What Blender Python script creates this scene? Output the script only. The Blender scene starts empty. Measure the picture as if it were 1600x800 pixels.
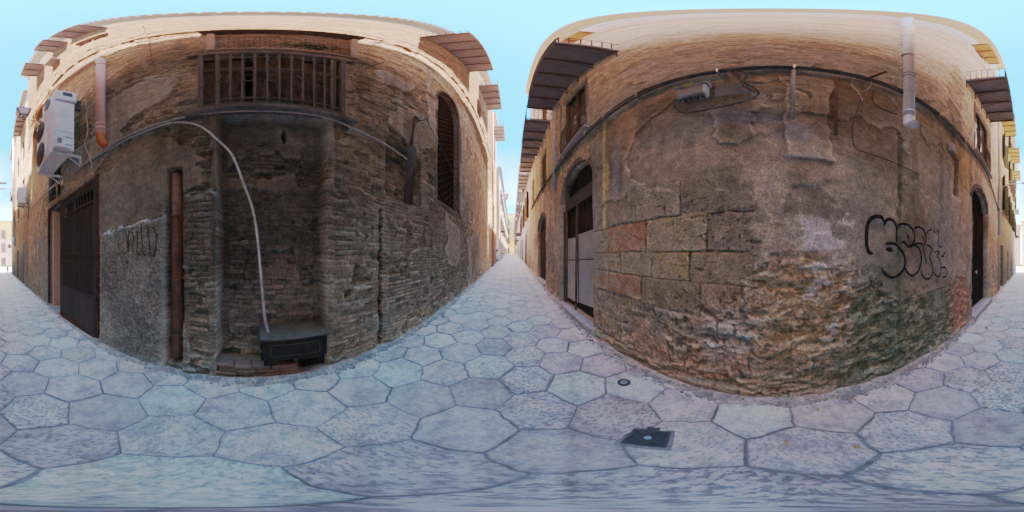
import bpy, bmesh, math, random
import numpy as np
from mathutils import Vector, Matrix
random.seed(7)
R_ = math.radians
XL, XR, SL, CH = -1.66, 1.32, 0.045, 1.5      # wall planes, street slope, eye height
scene = bpy.context.scene
COL = scene.collection

# ------------------------------------------------------------------ basics
def gz(y):
    if y > 52: return SL*52
    if y < -30: return -SL*30
    return SL*y
def tag(o, label=None, cat=None, group=None, kind=None):
    if label: o['label'] = label
    if cat: o['category'] = cat
    if group: o['group'] = group
    if kind: o['kind'] = kind
    return o
def thing(name, label, cat, loc=(0,0,0), group=None):
    o = bpy.data.objects.new(name, None); COL.objects.link(o); o.location = loc
    return tag(o, label, cat, group)
def link_mesh(name, me, mat, parent=None, smooth=False):
    o = bpy.data.objects.new(name, me); COL.objects.link(o)
    if mat: me.materials.append(mat)
    if smooth:
        me.polygons.foreach_set('use_smooth', [True]*len(me.polygons))
    if parent:
        o.parent = parent; o.location = -Vector(parent_world(parent))
    return o
def parent_world(p):
    v = Vector(p.location)
    while p.parent: p = p.parent; v += Vector(p.location)
    return v
def obj(name, mb, mat, parent=None, smooth=False):
    """link one MB as one mesh object; its vertices are in world metres"""
    me = bpy.data.meshes.new(name); me.from_pydata(mb.v, [], mb.f); me.update()
    return link_mesh(name, me, mat, parent, smooth)
def obj_each(name, mb, mat, parent, smooth=False):
    """one object for every loose piece of mb"""
    par = list(range(len(mb.v)))
    def find(a):
        while par[a] != a: par[a] = par[par[a]]; a = par[a]
        return a
    for f in mb.f:
        for i in f[1:]: par[find(i)] = find(f[0])
    groups = {}
    for f in mb.f: groups.setdefault(find(f[0]), []).append(f)
    out = []
    for fs in groups.values():
        ids = sorted({i for f in fs for i in f}); mp = {q: k for k, q in enumerate(ids)}
        m2 = MB(); m2.v = [mb.v[i] for i in ids]; m2.f = [tuple(mp[i] for i in f) for f in fs]
        out.append(obj(name, m2, mat, parent, smooth))
    return out
def srgb(r, g, b):
    return tuple((c/255/12.92 if c/255 <= .04045 else ((c/255+.055)/1.055)**2.4) for c in (r, g, b))

class MB:
    def __init__(s): s.v, s.f = [], []
    def add(s, vs, fs):
        n = len(s.v); s.v += [tuple(p) for p in vs]; s.f += [tuple(i+n for i in f) for f in fs]; return s
    def box(s, x0, x1, y0, y1, z0, z1, bev=0.0, M=None):
        x0, x1 = sorted((x0, x1)); y0, y1 = sorted((y0, y1)); z0, z1 = sorted((z0, z1))
        b = min(bev, .45*(x1-x0), .45*(y1-y0), .45*(z1-z0))
        if b <= 0:
            vs = [(x, y, z) for x in (x0, x1) for y in (y0, y1) for z in (z0, z1)]
            fs = [(0,1,3,2),(4,6,7,5),(0,4,5,1),(2,3,7,6),(0,2,6,4),(1,5,7,3)]
        else:
            bm = bmesh.new(); bmesh.ops.create_cube(bm, size=1)
            for v in bm.verts:
                v.co = Vector(((x0+x1)/2+v.co.x*(x1-x0), (y0+y1)/2+v.co.y*(y1-y0), (z0+z1)/2+v.co.z*(z1-z0)))
            bmesh.ops.bevel(bm, geom=bm.edges[:], offset=b, segments=1, affect='EDGES')
            bm.verts.index_update()
            vs = [v.co.copy() for v in bm.verts]; fs = [[v.index for v in f.verts] for f in bm.faces]; bm.free()
        if M: vs = [M @ Vector(p) for p in vs]
        return s.add(vs, fs)
    def tube(s, pts, r, n=8, cap=True, smooth=0):
        pts = [Vector(p) for p in pts]
        if smooth: pts = catmull(pts, smooth)
        rs = r if isinstance(r, (list, tuple)) else [r]*len(pts)
        if len(rs) != len(pts): rs = [np.interp(i/(len(pts)-1), np.linspace(0, 1, len(rs)), rs) for i in range(len(pts))]
        up = None; vs = []
        for i, p in enumerate(pts):
            t = (pts[min(i+1, len(pts)-1)]-pts[max(i-1, 0)]).normalized()
            if up is None: up = t.orthogonal().normalized()
            a = (up-t*up.dot(t))
            a = a.normalized() if a.length > 1e-5 else t.orthogonal().normalized()
            up = a; b = t.cross(a)
            for k in range(n):
                an = 2*math.pi*k/n; vs.append(p+(a*math.cos(an)+b*math.sin(an))*float(rs[i]))
        fs = [(i*n+k, i*n+(k+1) % n, (i+1)*n+(k+1) % n, (i+1)*n+k) for i in range(len(pts)-1) for k in range(n)]
        if cap: fs += [tuple(range(n))[::-1], tuple((len(pts)-1)*n+k for k in range(n))]
        return s.add(vs, fs)
    def poly(s, ring, off):
        """extrude a planar ring by the vector off"""
        n = len(ring); a = [Vector(p) for p in ring]; b = [p+Vector(off) for p in a]
        fs = [tuple(range(n))[::-1], tuple(range(n, 2*n))]+[(i, (i+1) % n, (i+1) % n+n, i+n) for i in range(n)]
        return s.add(a+b, fs)
    def lathe(s, prof, c, n=16, M=None):
        vs = []; c = Vector(c)
        for r, z in prof:
            for k in range(n):
                a = 2*math.pi*k/n; p = Vector((r*math.cos(a), r*math.sin(a), z)); vs.append(c+(M @ p if M else p))
        m = len(prof)
        fs = [(i*n+k, i*n+(k+1) % n, (i+1)*n+(k+1) % n, (i+1)*n+k) for i in range(m-1) for k in range(n)]
        fs += [tuple(range(n))[::-1], tuple((m-1)*n+k for k in range(n))]
        return s.add(vs, fs)
def catmull(p, sub):
    q = [2*p[0]-p[1]]+p+[2*p[-1]-p[-2]]; out = []
    for i in range(1, len(q)-2):
        for k in range(sub):
            t = k/sub
            out.append(.5*((2*q[i])+(q[i+1]-q[i-1])*t+(2*q[i-1]-5*q[i]+4*q[i+1]-q[i+2])*t*t+(3*q[i]-q[i-1]-3*q[i+1]+q[i+2])*t**3))
    out.append(p[-1]); return out

# ------------------------------------------------------------------ noise (numpy)
def h2(ix, iy, seed):
    a = (ix.astype(np.int64)*374761393+iy.astype(np.int64)*668265263+seed*1442695041) & 0x7fffffff
    a = ((a ^ (a >> 13))*1274126177) & 0x7fffffff
    a = ((a ^ (a >> 16))*2246822519) & 0x7fffffff
    return ((a >> 7) & 0xffff)/65535.0
def vn(x, y, seed=0):
    ix, iy = np.floor(x), np.floor(y); fx, fy = x-ix, y-iy
    fx = fx*fx*(3-2*fx); fy = fy*fy*(3-2*fy)
    a, b, c, d = h2(ix, iy, seed), h2(ix+1, iy, seed), h2(ix, iy+1, seed), h2(ix+1, iy+1, seed)
    return (a*(1-fx)+b*fx)*(1-fy)+(c*(1-fx)+d*fx)*fy
def fbm(x, y, seed=0, o=4, gain=.5):
    s = 0; a = 1; t = 0
    for k in range(o):
        s = s+a*vn(x*2**k+k*17.3, y*2**k-k*9.1, seed+k); t += a; a *= gain
    return s/t
def ss(a, b, x):
    t = np.clip((x-a)/(b-a), 0, 1); return t*t*(3-2*t)
def rect(y, z, y0, y1, z0, z1, s=.004):
    return ss(y0-s, y0+s, y)*(1-ss(y1-s, y1+s, y))*ss(z0-s, z0+s, z)*(1-ss(z1-s, z1+s, z))
def blob(y, z, cy, cz, ry, rz, n, edge=.25, rough=.9):
    d = np.sqrt(((y-cy)/ry)**2+((z-cz)/rz)**2)+(n-.5)*rough*2
    return 1-ss(1-edge, 1+edge, d)

# ------------------------------------------------------------------ materials
MATS = {}
def nodes_of(name):
    m = bpy.data.materials.new(name); m.use_nodes = True
    nt = m.node_tree; return m, nt, nt.nodes['Principled BSDF']
def noise_node(nt, vec, scale, detail=6, rough=.6):
    n = nt.nodes.new('ShaderNodeTexNoise'); n.inputs['Scale'].default_value = scale
    n.inputs['Detail'].default_value = detail; n.inputs['Roughness'].default_value = rough
    nt.links.new(vec, n.inputs['Vector']); return n.outputs['Fac']
def mix_col(nt, a, b, fac, mode='MIX'):
    m = nt.nodes.new('ShaderNodeMix'); m.data_type = 'RGBA'; m.blend_type = mode
    for sock, val in ((m.inputs[0], fac), (m.inputs[6], a), (m.inputs[7], b)):
        if hasattr(val, 'is_output'): nt.links.new(val, sock)
        elif isinstance(val, (int, float)): sock.default_value = val
        else: sock.default_value = (*val[:3], 1)
    return m.outputs[2]
def ramp(nt, fac, p0, p1, c0=0., c1=1.):
    r = nt.nodes.new('ShaderNodeMapRange'); nt.links.new(fac, r.inputs['Value'])
    r.inputs['From Min'].default_value = p0; r.inputs['From Max'].default_value = p1
    r.inputs['To Min'].default_value = c0; r.inputs['To Max'].default_value = c1
    return r.outputs[0]
def mat(name, col, rough=.6, metal=0., var=.25, dirt=None, dirt_amt=.5, scale=6., bump=.15, bscale=60., bdist=.004, stretch=None, spec=0.0):
    if name in MATS: return MATS[name]
    m, nt, b = nodes_of(name); MATS[name] = m
    tc = nt.nodes.new('ShaderNodeTexCoord'); vec = tc.outputs['Object']
    if stretch:
        mp = nt.nodes.new('ShaderNodeMapping'); mp.inputs['Scale'].default_value = stretch
        nt.links.new(vec, mp.inputs['Vector']); vec = mp.outputs[0]
    n1 = noise_node(nt, vec, scale); n2 = noise_node(nt, vec, scale*5)
    c = mix_col(nt, tuple(x*(1-var) for x in col), tuple(min(1, x*(1+var)) for x in col), ramp(nt, n2, .3, .7))
    if dirt: c = mix_col(nt, c, dirt, ramp(nt, n1, .42, .68, 0, dirt_amt))
    nt.links.new(c, b.inputs['Base Color'])
    b.inputs['Metallic'].default_value = metal
    nt.links.new(ramp(nt, n1, .3, .7, max(.05, rough-.12), min(1, rough+.12)), b.inputs['Roughness'])
    b.inputs['Specular IOR Level'].default_value = spec
    if bump:
        bp = nt.nodes.new('ShaderNodeBump'); bp.inputs['Strength'].default_value = bump; bp.inputs['Distance'].default_value = bdist
        nt.links.new(noise_node(nt, vec, bscale), bp.inputs['Height']); nt.links.new(bp.outputs[0], b.inputs['Normal'])
    return m
def wall_mat():
    m, nt, b = nodes_of('weathered_masonry')
    at = nt.nodes.new('ShaderNodeAttribute'); at.attribute_name = 'col'
    tc = nt.nodes.new('ShaderNodeTexCoord'); vec = tc.outputs['Object']
    n1 = noise_node(nt, vec, 55, 8, .75); n2 = noise_node(nt, vec, 9, 6, .65)
    c = mix_col(nt, at.outputs['Color'], (.52,.52,.52), 1.0, 'MULTIPLY')
    hi = mix_col(nt, at.outputs['Color'], (1.5,1.47,1.43), 1.0, 'MULTIPLY')
    c = mix_col(nt, c, hi, ramp(nt, n1, .36, .66))
    c2 = mix_col(nt, c, (.74,.72,.70), ramp(nt, n2, .45, .65, 0, .8), 'MULTIPLY')
    nt.links.new(c2, b.inputs['Base Color'])
    b.inputs['Roughness'].default_value = .95; b.inputs['Specular IOR Level'].default_value = 0
    bp = nt.nodes.new('ShaderNodeBump'); bp.inputs['Strength'].default_value = .75; bp.inputs['Distance'].default_value = .014
    nt.links.new(n1, bp.inputs['Height'])
    b2 = nt.nodes.new('ShaderNodeBump'); b2.inputs['Strength'].default_value = .5; b2.inputs['Distance'].default_value = .03
    nt.links.new(n2, b2.inputs['Height']); nt.links.new(b2.outputs[0], bp.inputs['Normal'])
    nt.links.new(bp.outputs[0], b.inputs['Normal'])
    return m
def stone_mat():
    m, nt, b = nodes_of('worn_basalt_paving')
    at = nt.nodes.new('ShaderNodeAttribute'); at.attribute_name = 'col'
    tc = nt.nodes.new('ShaderNodeTexCoord'); vec = tc.outputs['Object']
    mp = nt.nodes.new('ShaderNodeMapping'); mp.inputs['Scale'].default_value = (1,1,1)
    nt.links.new(vec, mp.inputs['Vector'])
    fine = noise_node(nt, vec, 130, 5, .7); mid = noise_node(nt, vec, 14, 5, .6); big = noise_node(nt, vec, 1.3, 5, .6)
    # chisel pits: stretched voronoi cells, only on the stones whose alpha says so
    vo = nt.nodes.new('ShaderNodeTexVoronoi'); vo.feature = 'SMOOTH_F1'; vo.inputs['Scale'].default_value = 24
    wp = nt.nodes.new('ShaderNodeMapping'); wp.inputs['Rotation'].default_value = (0,0,.6); wp.inputs['Scale'].default_value = (1,.55,1)
    ad = nt.nodes.new('ShaderNodeMix'); ad.data_type = 'VECTOR'; ad.inputs[0].default_value = .03
    nn = nt.nodes.new('ShaderNodeTexNoise'); nn.inputs['Scale'].default_value = 9; nt.links.new(vec, nn.inputs['Vector'])
    nt.links.new(vec, ad.inputs[4]); nt.links.new(nn.outputs['Color'], ad.inputs[5])
    nt.links.new(ad.outputs[1], wp.inputs['Vector']); nt.links.new(wp.outputs[0], vo.inputs['Vector'])
    pw = nt.nodes.new('ShaderNodeMapping'); pw.inputs['Rotation'].default_value = (0,0,.35); pw.inputs['Scale'].default_value = (.75,1.25,1)
    nt.links.new(vec, pw.inputs['Vector'])
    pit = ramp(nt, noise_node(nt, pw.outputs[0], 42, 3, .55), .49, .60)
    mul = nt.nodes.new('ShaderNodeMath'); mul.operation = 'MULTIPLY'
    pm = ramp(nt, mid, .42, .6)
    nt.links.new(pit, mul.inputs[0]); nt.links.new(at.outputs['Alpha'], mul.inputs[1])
    c = mix_col(nt, at.outputs['Color'], (1.22,1.2,1.2), ramp(nt, fine, .35, .65), 'MULTIPLY')
    c = mix_col(nt, c, (.80,.79,.77), ramp(nt, mid, .42, .62), 'MULTIPLY')
    c = mix_col(nt, c, (1.14,1.06,.97), ramp(nt, big, .5, .62, 0, .8), 'MULTIPLY')
    st_ = noise_node(nt, vec, 4.5, 8, .7); c = mix_col(nt, c, (.62,.61,.60), ramp(nt, st_, .48, .62, 0, .85), 'MULTIPLY')
    sp_ = noise_node(nt, vec, 60, 3, .8); c = mix_col(nt, c, (.45,.44,.44), ramp(nt, sp_, .60, .68, 0, .8), 'MULTIPLY')
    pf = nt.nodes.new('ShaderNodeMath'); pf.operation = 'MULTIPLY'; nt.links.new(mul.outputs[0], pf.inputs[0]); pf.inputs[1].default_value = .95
    c = mix_col(nt, c, (.42,.42,.43), pf.outputs[0], 'MULTIPLY')  # pits darkened in colour, standing in for shading the bump barely shows
    nt.links.new(c, b.inputs['Base Color'])
    nt.links.new(ramp(nt, mid, .35, .65, .42, .62), b.inputs['Roughness'])
    h1 = nt.nodes.new('ShaderNodeMath'); h1.operation = 'MULTIPLY_ADD'
    nt.links.new(mul.outputs[0], h1.inputs[0]); h1.inputs[1].default_value = -1.0; nt.links.new(fine, h1.inputs[2])
    bp = nt.nodes.new('ShaderNodeBump'); bp.inputs['Strength'].default_value = 1.0; bp.inputs['Distance'].default_value = .010
    nt.links.new(h1.outputs[0], bp.inputs['Height'])
    b2 = nt.nodes.new('ShaderNodeBump'); b2.inputs['Strength'].default_value = .4; b2.inputs['Distance'].default_value = .02
    nt.links.new(mid, b2.inputs['Height']); nt.links.new(b2.outputs[0], bp.inputs['Normal'])
    nt.links.new(bp.outputs[0], b.inputs['Normal'])
    return m
M_WALL = wall_mat(); M_STONE = stone_mat()
K = 2.3
def A(r, g, b, k=K):
    c = np.array(srgb(r, g, b)); L = c @ np.array([.3, .6, .1]); c = L+(c-L)*.70
    return np.minimum(.8, c*k*np.array([1.02, 1.17, 1.14]))
M_IRON = mat('dark_rusty_iron', (.085,.068,.06), .85, 0, .3, (.14,.07,.045), .6, spec=0.0)
M_RUST = mat('rusted_steel', (.15,.06,.04), .8, .1, .35, (.06,.03,.025), .7)
M_BROWNWOOD = mat('old_brown_boards', (.12,.088,.068), .85, 0, .5, (.04,.03,.025), .7, scale=3, stretch=(1,4,.5))
M_DARKWOOD = mat('weathered_dark_wood', (.05,.038,.032), .7, 0, .3, (.10,.08,.065), .6, scale=3, stretch=(1,5,.5))
M_GREY = mat('grey_painted_metal', (.80,.79,.77), .45, 0, .04, (.55,.52,.48), .5, bump=.05, spec=.4)
M_GREYB = mat('weathered_grey_box', (.42,.43,.44), .6, 0, .12, (.25,.24,.23), .7, scale=8)
M_GREYD = mat('dark_grey_metal', (.07,.07,.072), .6, .0, .15, (.04,.04,.04), .5, spec=.2)
M_PVCW = mat('white_plastic_pipe', (.85,.85,.84), .4, 0, .04, (.66,.61,.57), .5, bump=.04, spec=.4)
M_PINK = mat('pink_painted_pipe', (.78,.46,.38), .45, 0, .08, (.62,.36,.3), .5, bump=.04)
M_ORANGE = mat('orange_plastic', (.62,.16,.05), .45, 0, .1, bump=.03)
M_CABLE = mat('dusty_black_cable', (.09,.085,.085), .7, 0, .3, (.22,.20,.19), .6, scale=12)
M_CABLEW = mat('grey_plastic_conduit', (.62,.54,.49), .55, 0, .12, (.25,.22,.20), .6, scale=12, bump=.05)
M_ZINC = mat('zinc_pipe', (.45,.45,.46), .35, .8, .1, (.3,.28,.27), .5)
M_CONC = mat('stained_concrete', (.22,.185,.165), .95, 0, .3, (.10,.08,.07), .8, scale=2.5, bump=.4, bdist=.01)
M_SLAB = mat('balcony_slab_plaster', (.22,.225,.25), .9, 0, .15, (.13,.125,.14), .6, scale=2, bump=.3)
M_OCHRE = mat('ochre_plaster_trim', (.42,.28,.13), .85, 0, .1, (.5,.34,.2), .6, scale=2, bump=.2)
M_CREAM = mat('cream_plaster', (.30,.225,.16), .9, 0, .1, (.45,.36,.28), .6, scale=1.5, bump=.3, bdist=.01)
M_MARBLE = mat('worn_pale_stone', (.46,.44,.44), .6, 0, .15, (.28,.26,.25), .7, scale=5, bump=.3)
M_GREENW = mat('faded_green_wood', (.07,.09,.06), .75, 0, .3, (.05,.05,.04), .6)
M_GLASS = mat('dark_window_glass', (.03,.035,.04), .08, 0, .1, bump=0, spec=.5)
M_DARK = mat('unlit_interior', (.02,.018,.016), .9, 0, .2)
M_TERRA = mat('rusty_clay_pipe', (.24,.115,.08), .75, 0, .3, (.11,.065,.05), .7, scale=5)
M_BOARD = mat('pale_grey_board', (.52,.55,.55), .85, 0, .1, (.36,.34,.32), .7, scale=2.5, bump=.1)
M_PAINT = mat('black_spray_paint', (.022,.02,.024), .6, 0, .3, (.07,.06,.06), .5, scale=20)
M_FADED = mat('faded_spray_paint', (.055,.045,.042), .8, 0, .3, (.12,.1,.09), .6, scale=30)

# ------------------------------------------------------------------ fine-grid walls
def spaced(a, b, f, extra=()):
    out = [a]; x = a
    while x < b: x += f(x); out.append(x)
    out[-1] = b
    arr = np.array(out)
    ex = []
    for e in extra:
        if a < e < b: ex += [e-.006, e+.006]
    arr = arr[[not any(abs(v-e) < .009 for e in ex) for v in arr]] if ex else arr
    return np.unique(np.round(np.concatenate([arr, np.array(ex)]), 5))
WALLS = []
def wall(name, side, y0, y1, ztop, hfun, cfun, ey=(), ez=(), fine=(99, 99, 99, 99), parent=None, label=None, cav=True):
    xw = XL if side < 0 else XR
    def fy(y):
        s = np.clip(.0075*math.hypot(y, 1.5), .012, .4)
        if fine[0] < y < fine[1]: s = min(s, .0085)
        return s
    def fz(z):
        s = np.clip(.0058*math.hypot(max(0, abs(z-1.5)-.6), 1.9)**1.25+.002, .0115, .25)
        if fine[2] < z < fine[3]: s = min(s, .0085)
        return s
    ys = spaced(y0, y1, fy, ey); zb = min(gz(y0), gz(y1))-.15
    zs = spaced(zb, ztop, fz, ez)
    Y, Z = np.meshgrid(ys, zs)
    H = hfun(Y, Z); C = cfun(Y, Z, H)
    if cav:                            # hollows darkened and raised grains lightened to crispen the relief
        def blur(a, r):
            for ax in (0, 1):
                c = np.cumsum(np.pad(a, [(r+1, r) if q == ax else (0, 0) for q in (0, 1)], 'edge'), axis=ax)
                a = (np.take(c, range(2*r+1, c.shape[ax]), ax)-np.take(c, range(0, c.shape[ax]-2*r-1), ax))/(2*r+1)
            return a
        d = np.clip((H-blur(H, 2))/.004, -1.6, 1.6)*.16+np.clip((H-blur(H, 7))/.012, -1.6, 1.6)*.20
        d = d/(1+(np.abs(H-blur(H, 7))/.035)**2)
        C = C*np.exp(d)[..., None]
    X = xw-side*H                      # positive H stands out into the street
    n, m = len(zs), len(ys)
    co = np.stack([X, Y, Z], -1).reshape(-1, 3).astype(np.float32)
    idx = np.arange(n*m).reshape(n, m)
    a, b, c, d = idx[:-1, :-1], idx[:-1, 1:], idx[1:, 1:], idx[1:, :-1]
    q = np.stack([a, b, c, d] if side < 0 else [a, d, c, b], -1).reshape(-1, 4)
    if side < 0: pass
    me = bpy.data.meshes.new(name)
    me.vertices.add(len(co)); me.vertices.foreach_set('co', co.ravel())
    me.loops.add(q.size); me.loops.foreach_set('vertex_index', q.ravel().astype(np.int32))
    me.polygons.add(len(q)); me.polygons.foreach_set('loop_start', (np.arange(len(q))*4).astype(np.int32))
    me.update()
    me.polygons.foreach_set('use_smooth', np.ones(len(q), bool))
    at = me.color_attributes.new('col', 'FLOAT_COLOR', 'POINT')
    rgba = np.ones((n*m, 4), np.float32); rgba[:, :3] = np.clip(C.reshape(-1, 3), .01, .9)
    at.data.foreach_set('color', rgba.ravel())
    WALLS.append((side, ys, zs, H))
    o = link_mesh(name, me, M_WALL, parent)
    if label: o['label'] = label
    return o
def surf(side, y, z):
    """x of the finished wall face at (y, z)"""
    for s, ys, zs, H in WALLS:
        if s == side and ys[0] <= y <= ys[-1]:
            i = int(np.clip(np.searchsorted(ys, y)-1, 0, len(ys)-2)); j = int(np.clip(np.searchsorted(zs, z)-1, 0, len(zs)-2))
            fy = (y-ys[i])/(ys[i+1]-ys[i]); fz = min(1, max(0, (z-zs[j])/(zs[j+1]-zs[j])))
            h = (H[j, i]*(1-fy)+H[j, i+1]*fy)*(1-fz)+(H[j+1, i]*(1-fy)+H[j+1, i+1]*fy)*fz
            return (XL if side < 0 else XR)-side*h
    return XL if side < 0 else XR
def lerp(C, col, m):
    m = m[..., None]; return C*(1-m)+np.asarray(col)*m
def bricks(Y, Z, bh=.058, bl=.24, seed=3, warp=.011):
    w = (fbm(Y*1.6, Z*1.6, seed+9, 3)-.5)*warp*4; w2 = (fbm(Y*7, Z*7, seed+19, 2)-.5)*warp
    zz = (Z+w+w2)/bh; row = np.floor(zz); fz = zz-row
    yy = (Y+w2)/bl+.5*(row % 2)+h2(row, row*0, seed)*.6; cl = np.floor(yy); fy = yy-cl
    ez = np.minimum(fz, 1-fz)*bh; ey = np.minimum(fy, 1-fy)*bl
    e = np.minimum(ez, ey); body = ss(.002, .014, e)
    r = h2(row, cl, seed+1); r2 = h2(row, cl, seed+2)
    return body, r, r2
def arch_in(Y, Z, y0, y1, z0, zs, rise, s=.006):
    """1 inside an opening with a segmental / round arch springing at zs"""
    c = (y0+y1)/2; hw = (y1-y0)/2
    t = np.clip((Y-c)/hw, -1, 1); top = zs+rise*np.sqrt(1-t*t)
    return ss(y0-s, y0+s, Y)*(1-ss(y1-s, y1+s, Y))*ss(z0-s, z0+s, Z)*(1-ss(-.012, .012, Z-top))

# ---- left house, the long dark brick one
def hL(Y, Z):
    G = Z-SL*Y
    n = fbm(Y*3, Z*3, 1, 5); nf = fbm(Y*16, Z*16, 5, 4, .6); nb = fbm(Y*.8, Z*.8, 8, 4)
    body, r, r2 = bricks(Y, Z)
    plaster = plL(Y, Z)
    sm = .35+.65*ss(.42, .56, fbm(Y*1.9, Z*1.9, 35, 4))
    hb = ((body-1)*.020+(r-.5)*.020)*sm+(nf-.5)*.030*(.5+r2)
    # brick ends break away here and there
    hb = hb-.03*ss(.58, .66, fbm(Y*3.2, Z*4, 31, 4))
    hp = (nf-.5)*.012+(n-.5)*.03+.016
    H = hb*(1-plaster)+hp*plaster+(nb-.5)*.04
    rc = rect(Y, Z, -2.3, -1.02, -2, 2.02+0*Z, .02)*(1-ss(-.03, .03, Z-(1.98+.10*(Y+1.02)+.34*(n-.5)+.1*(nf-.5))))
    H = H*(1-rc)+rc*(.055+(nf-.5)*.034+(fbm(Y*40, Z*40, 77, 3)-.5)*.018)
    H += -.17*rect(Y, Z, -1.0, -.80, .08, 2.62)
    pa = rect(Y, Z, -.79, -.40, -1, 9, .012)*(1-ss(-.02, .02, Z-(2.18+.10*nf-.06*ss(-.5, -.42, Y))))
    H += .05*pa
    al = rect(Y, Z, -.40, .77, -.02, 3.50, .006)
    H += -.20*al
    H += .10*rect(Y, Z, -.40, .02, -.02, 2.9, .2)*0
    H += -.16*rect(Y+.05*(nf-.5), Z, 1.58, 1.635, .12, 2.2, .008)*ss(.25, .4, nf)
    H += -.09*rect(Y, Z, 1.72, 2.75, 2.45, 3.6, .03)*(.5+n)
    # lintel slab above the bay, cage window recess, loggia recess, arched window
    H += -.16*rect(Y, Z, -.60, .95, 3.62, 6.20)
    H += -.35*rect(Y, Z, -.45, 1.14, 6.75, 9.45)
    H += -.24*arch_in(Y, Z, 3.36, 4.98, 2.85, 6.85, 1.25)
    H += -.32*rect(Y, Z, -5.30, -2.42, -2, 3.08)
    H += -.16*rect(Y, Z, -5.25, -4.15, 3.35, 4.5)
    H += -.16*rect(Y, Z, -3.3, -2.1, 13.1, 14.6)-.16*rect(Y, Z, -7.5, -6.3, 8.2, 10.2)-.16*rect(Y, Z, 7.5, 8.6, 10.8, 12.8)-.16*rect(Y, Z, 3.6, 4.8, 15.1, 17.2)-.16*rect(Y, Z, 8.4, 9.6, 15.2, 17.4)
    # a ledge or two running along
    H += .05*rect(Y, Z, -9, 13, 10.30, 10.42)+.035*rect(Y, Z, 1.7, 12, 6.72+.0*Y, 6.78)*ss(.4, .5, nb)
    H += .025*ss(.15, .0, G)*1.0
    # hacked beam pockets
    for (py, pz, w, h) in ((2.55, 6.1, .16, .2), (1.9, 7.6, .5, .12), (5.9, 4.4, .12, .16), (6.4, 3.0, .14, .12), (.32, 3.18, .05, .28), (2.0, 4.9, .3, .1), (5.6, 8.3, .22, .3), (1.45, 5.6, .7, .09)):
        H += -.12*blob(Y, Z, py, pz, w/2, h/2, nf, .3, .5)
    return H
def rc_top(Y, Z): return 1.98+.10*(Y+1.02)+.34*(fbm(Y*3, Z*3, 1, 5)-.5)+.1*(fbm(Y*16, Z*16, 5, 4, .6)-.5)
def rc_mask(Y, Z): return rect(Y, Z, -2.35, -1.02, -2, 2.4, .03)*(1-ss(-.03, .03, Z-rc_top(Y, Z)))
def plL(Y, Z):
    n = fbm(Y*1.5, Z*1.5, 41, 5); p = 0*Y
    for a in ((-1.7, 4.9, .8, 1.0), (-3, 3.7, 1.5, .5), (2.6, 4.6, .75, .75), (6.2, 4.3, 1.5, 1.9), (-1.6, 2.6, 1.0, .7), (3.2, 9.0, 1.4, .8), (7.5, 9.5, 2.2, 3.0), (-7, 5.5, 2.2, 3.0), (4.4, 2.0, .7, .6), (-4, 9.5, 2, 1.2), (9, 5.5, 1.1, 3.4), (-3.2, 7.2, 1.6, .7), (1.9, 6.3, .5, .5), (5.4, 6.6, .35, 1.8), (-5.5, 1.2, 2.5, 1.3), (7.5, 1.4, 1.8, 1.0), (.1, 10.5, 1.5, .7), (3.1, 5.6, .25, 1.6)):
        p = np.maximum(p, blob(Y, Z, *a, n, .06, .9))
    p = np.maximum(p, ss(-.4, .3, Z-11.2+3*(n-.5)))
    p = np.maximum(p, rect(Y, Z, -.45, .85, 2.3, 3.62, .04)*ss(.40, .44, n+.25*(Z-2.45)))
    p = p*(1-rect(Y, Z, -.4, .77, -.2, 2.15, .1))
    return p
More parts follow.
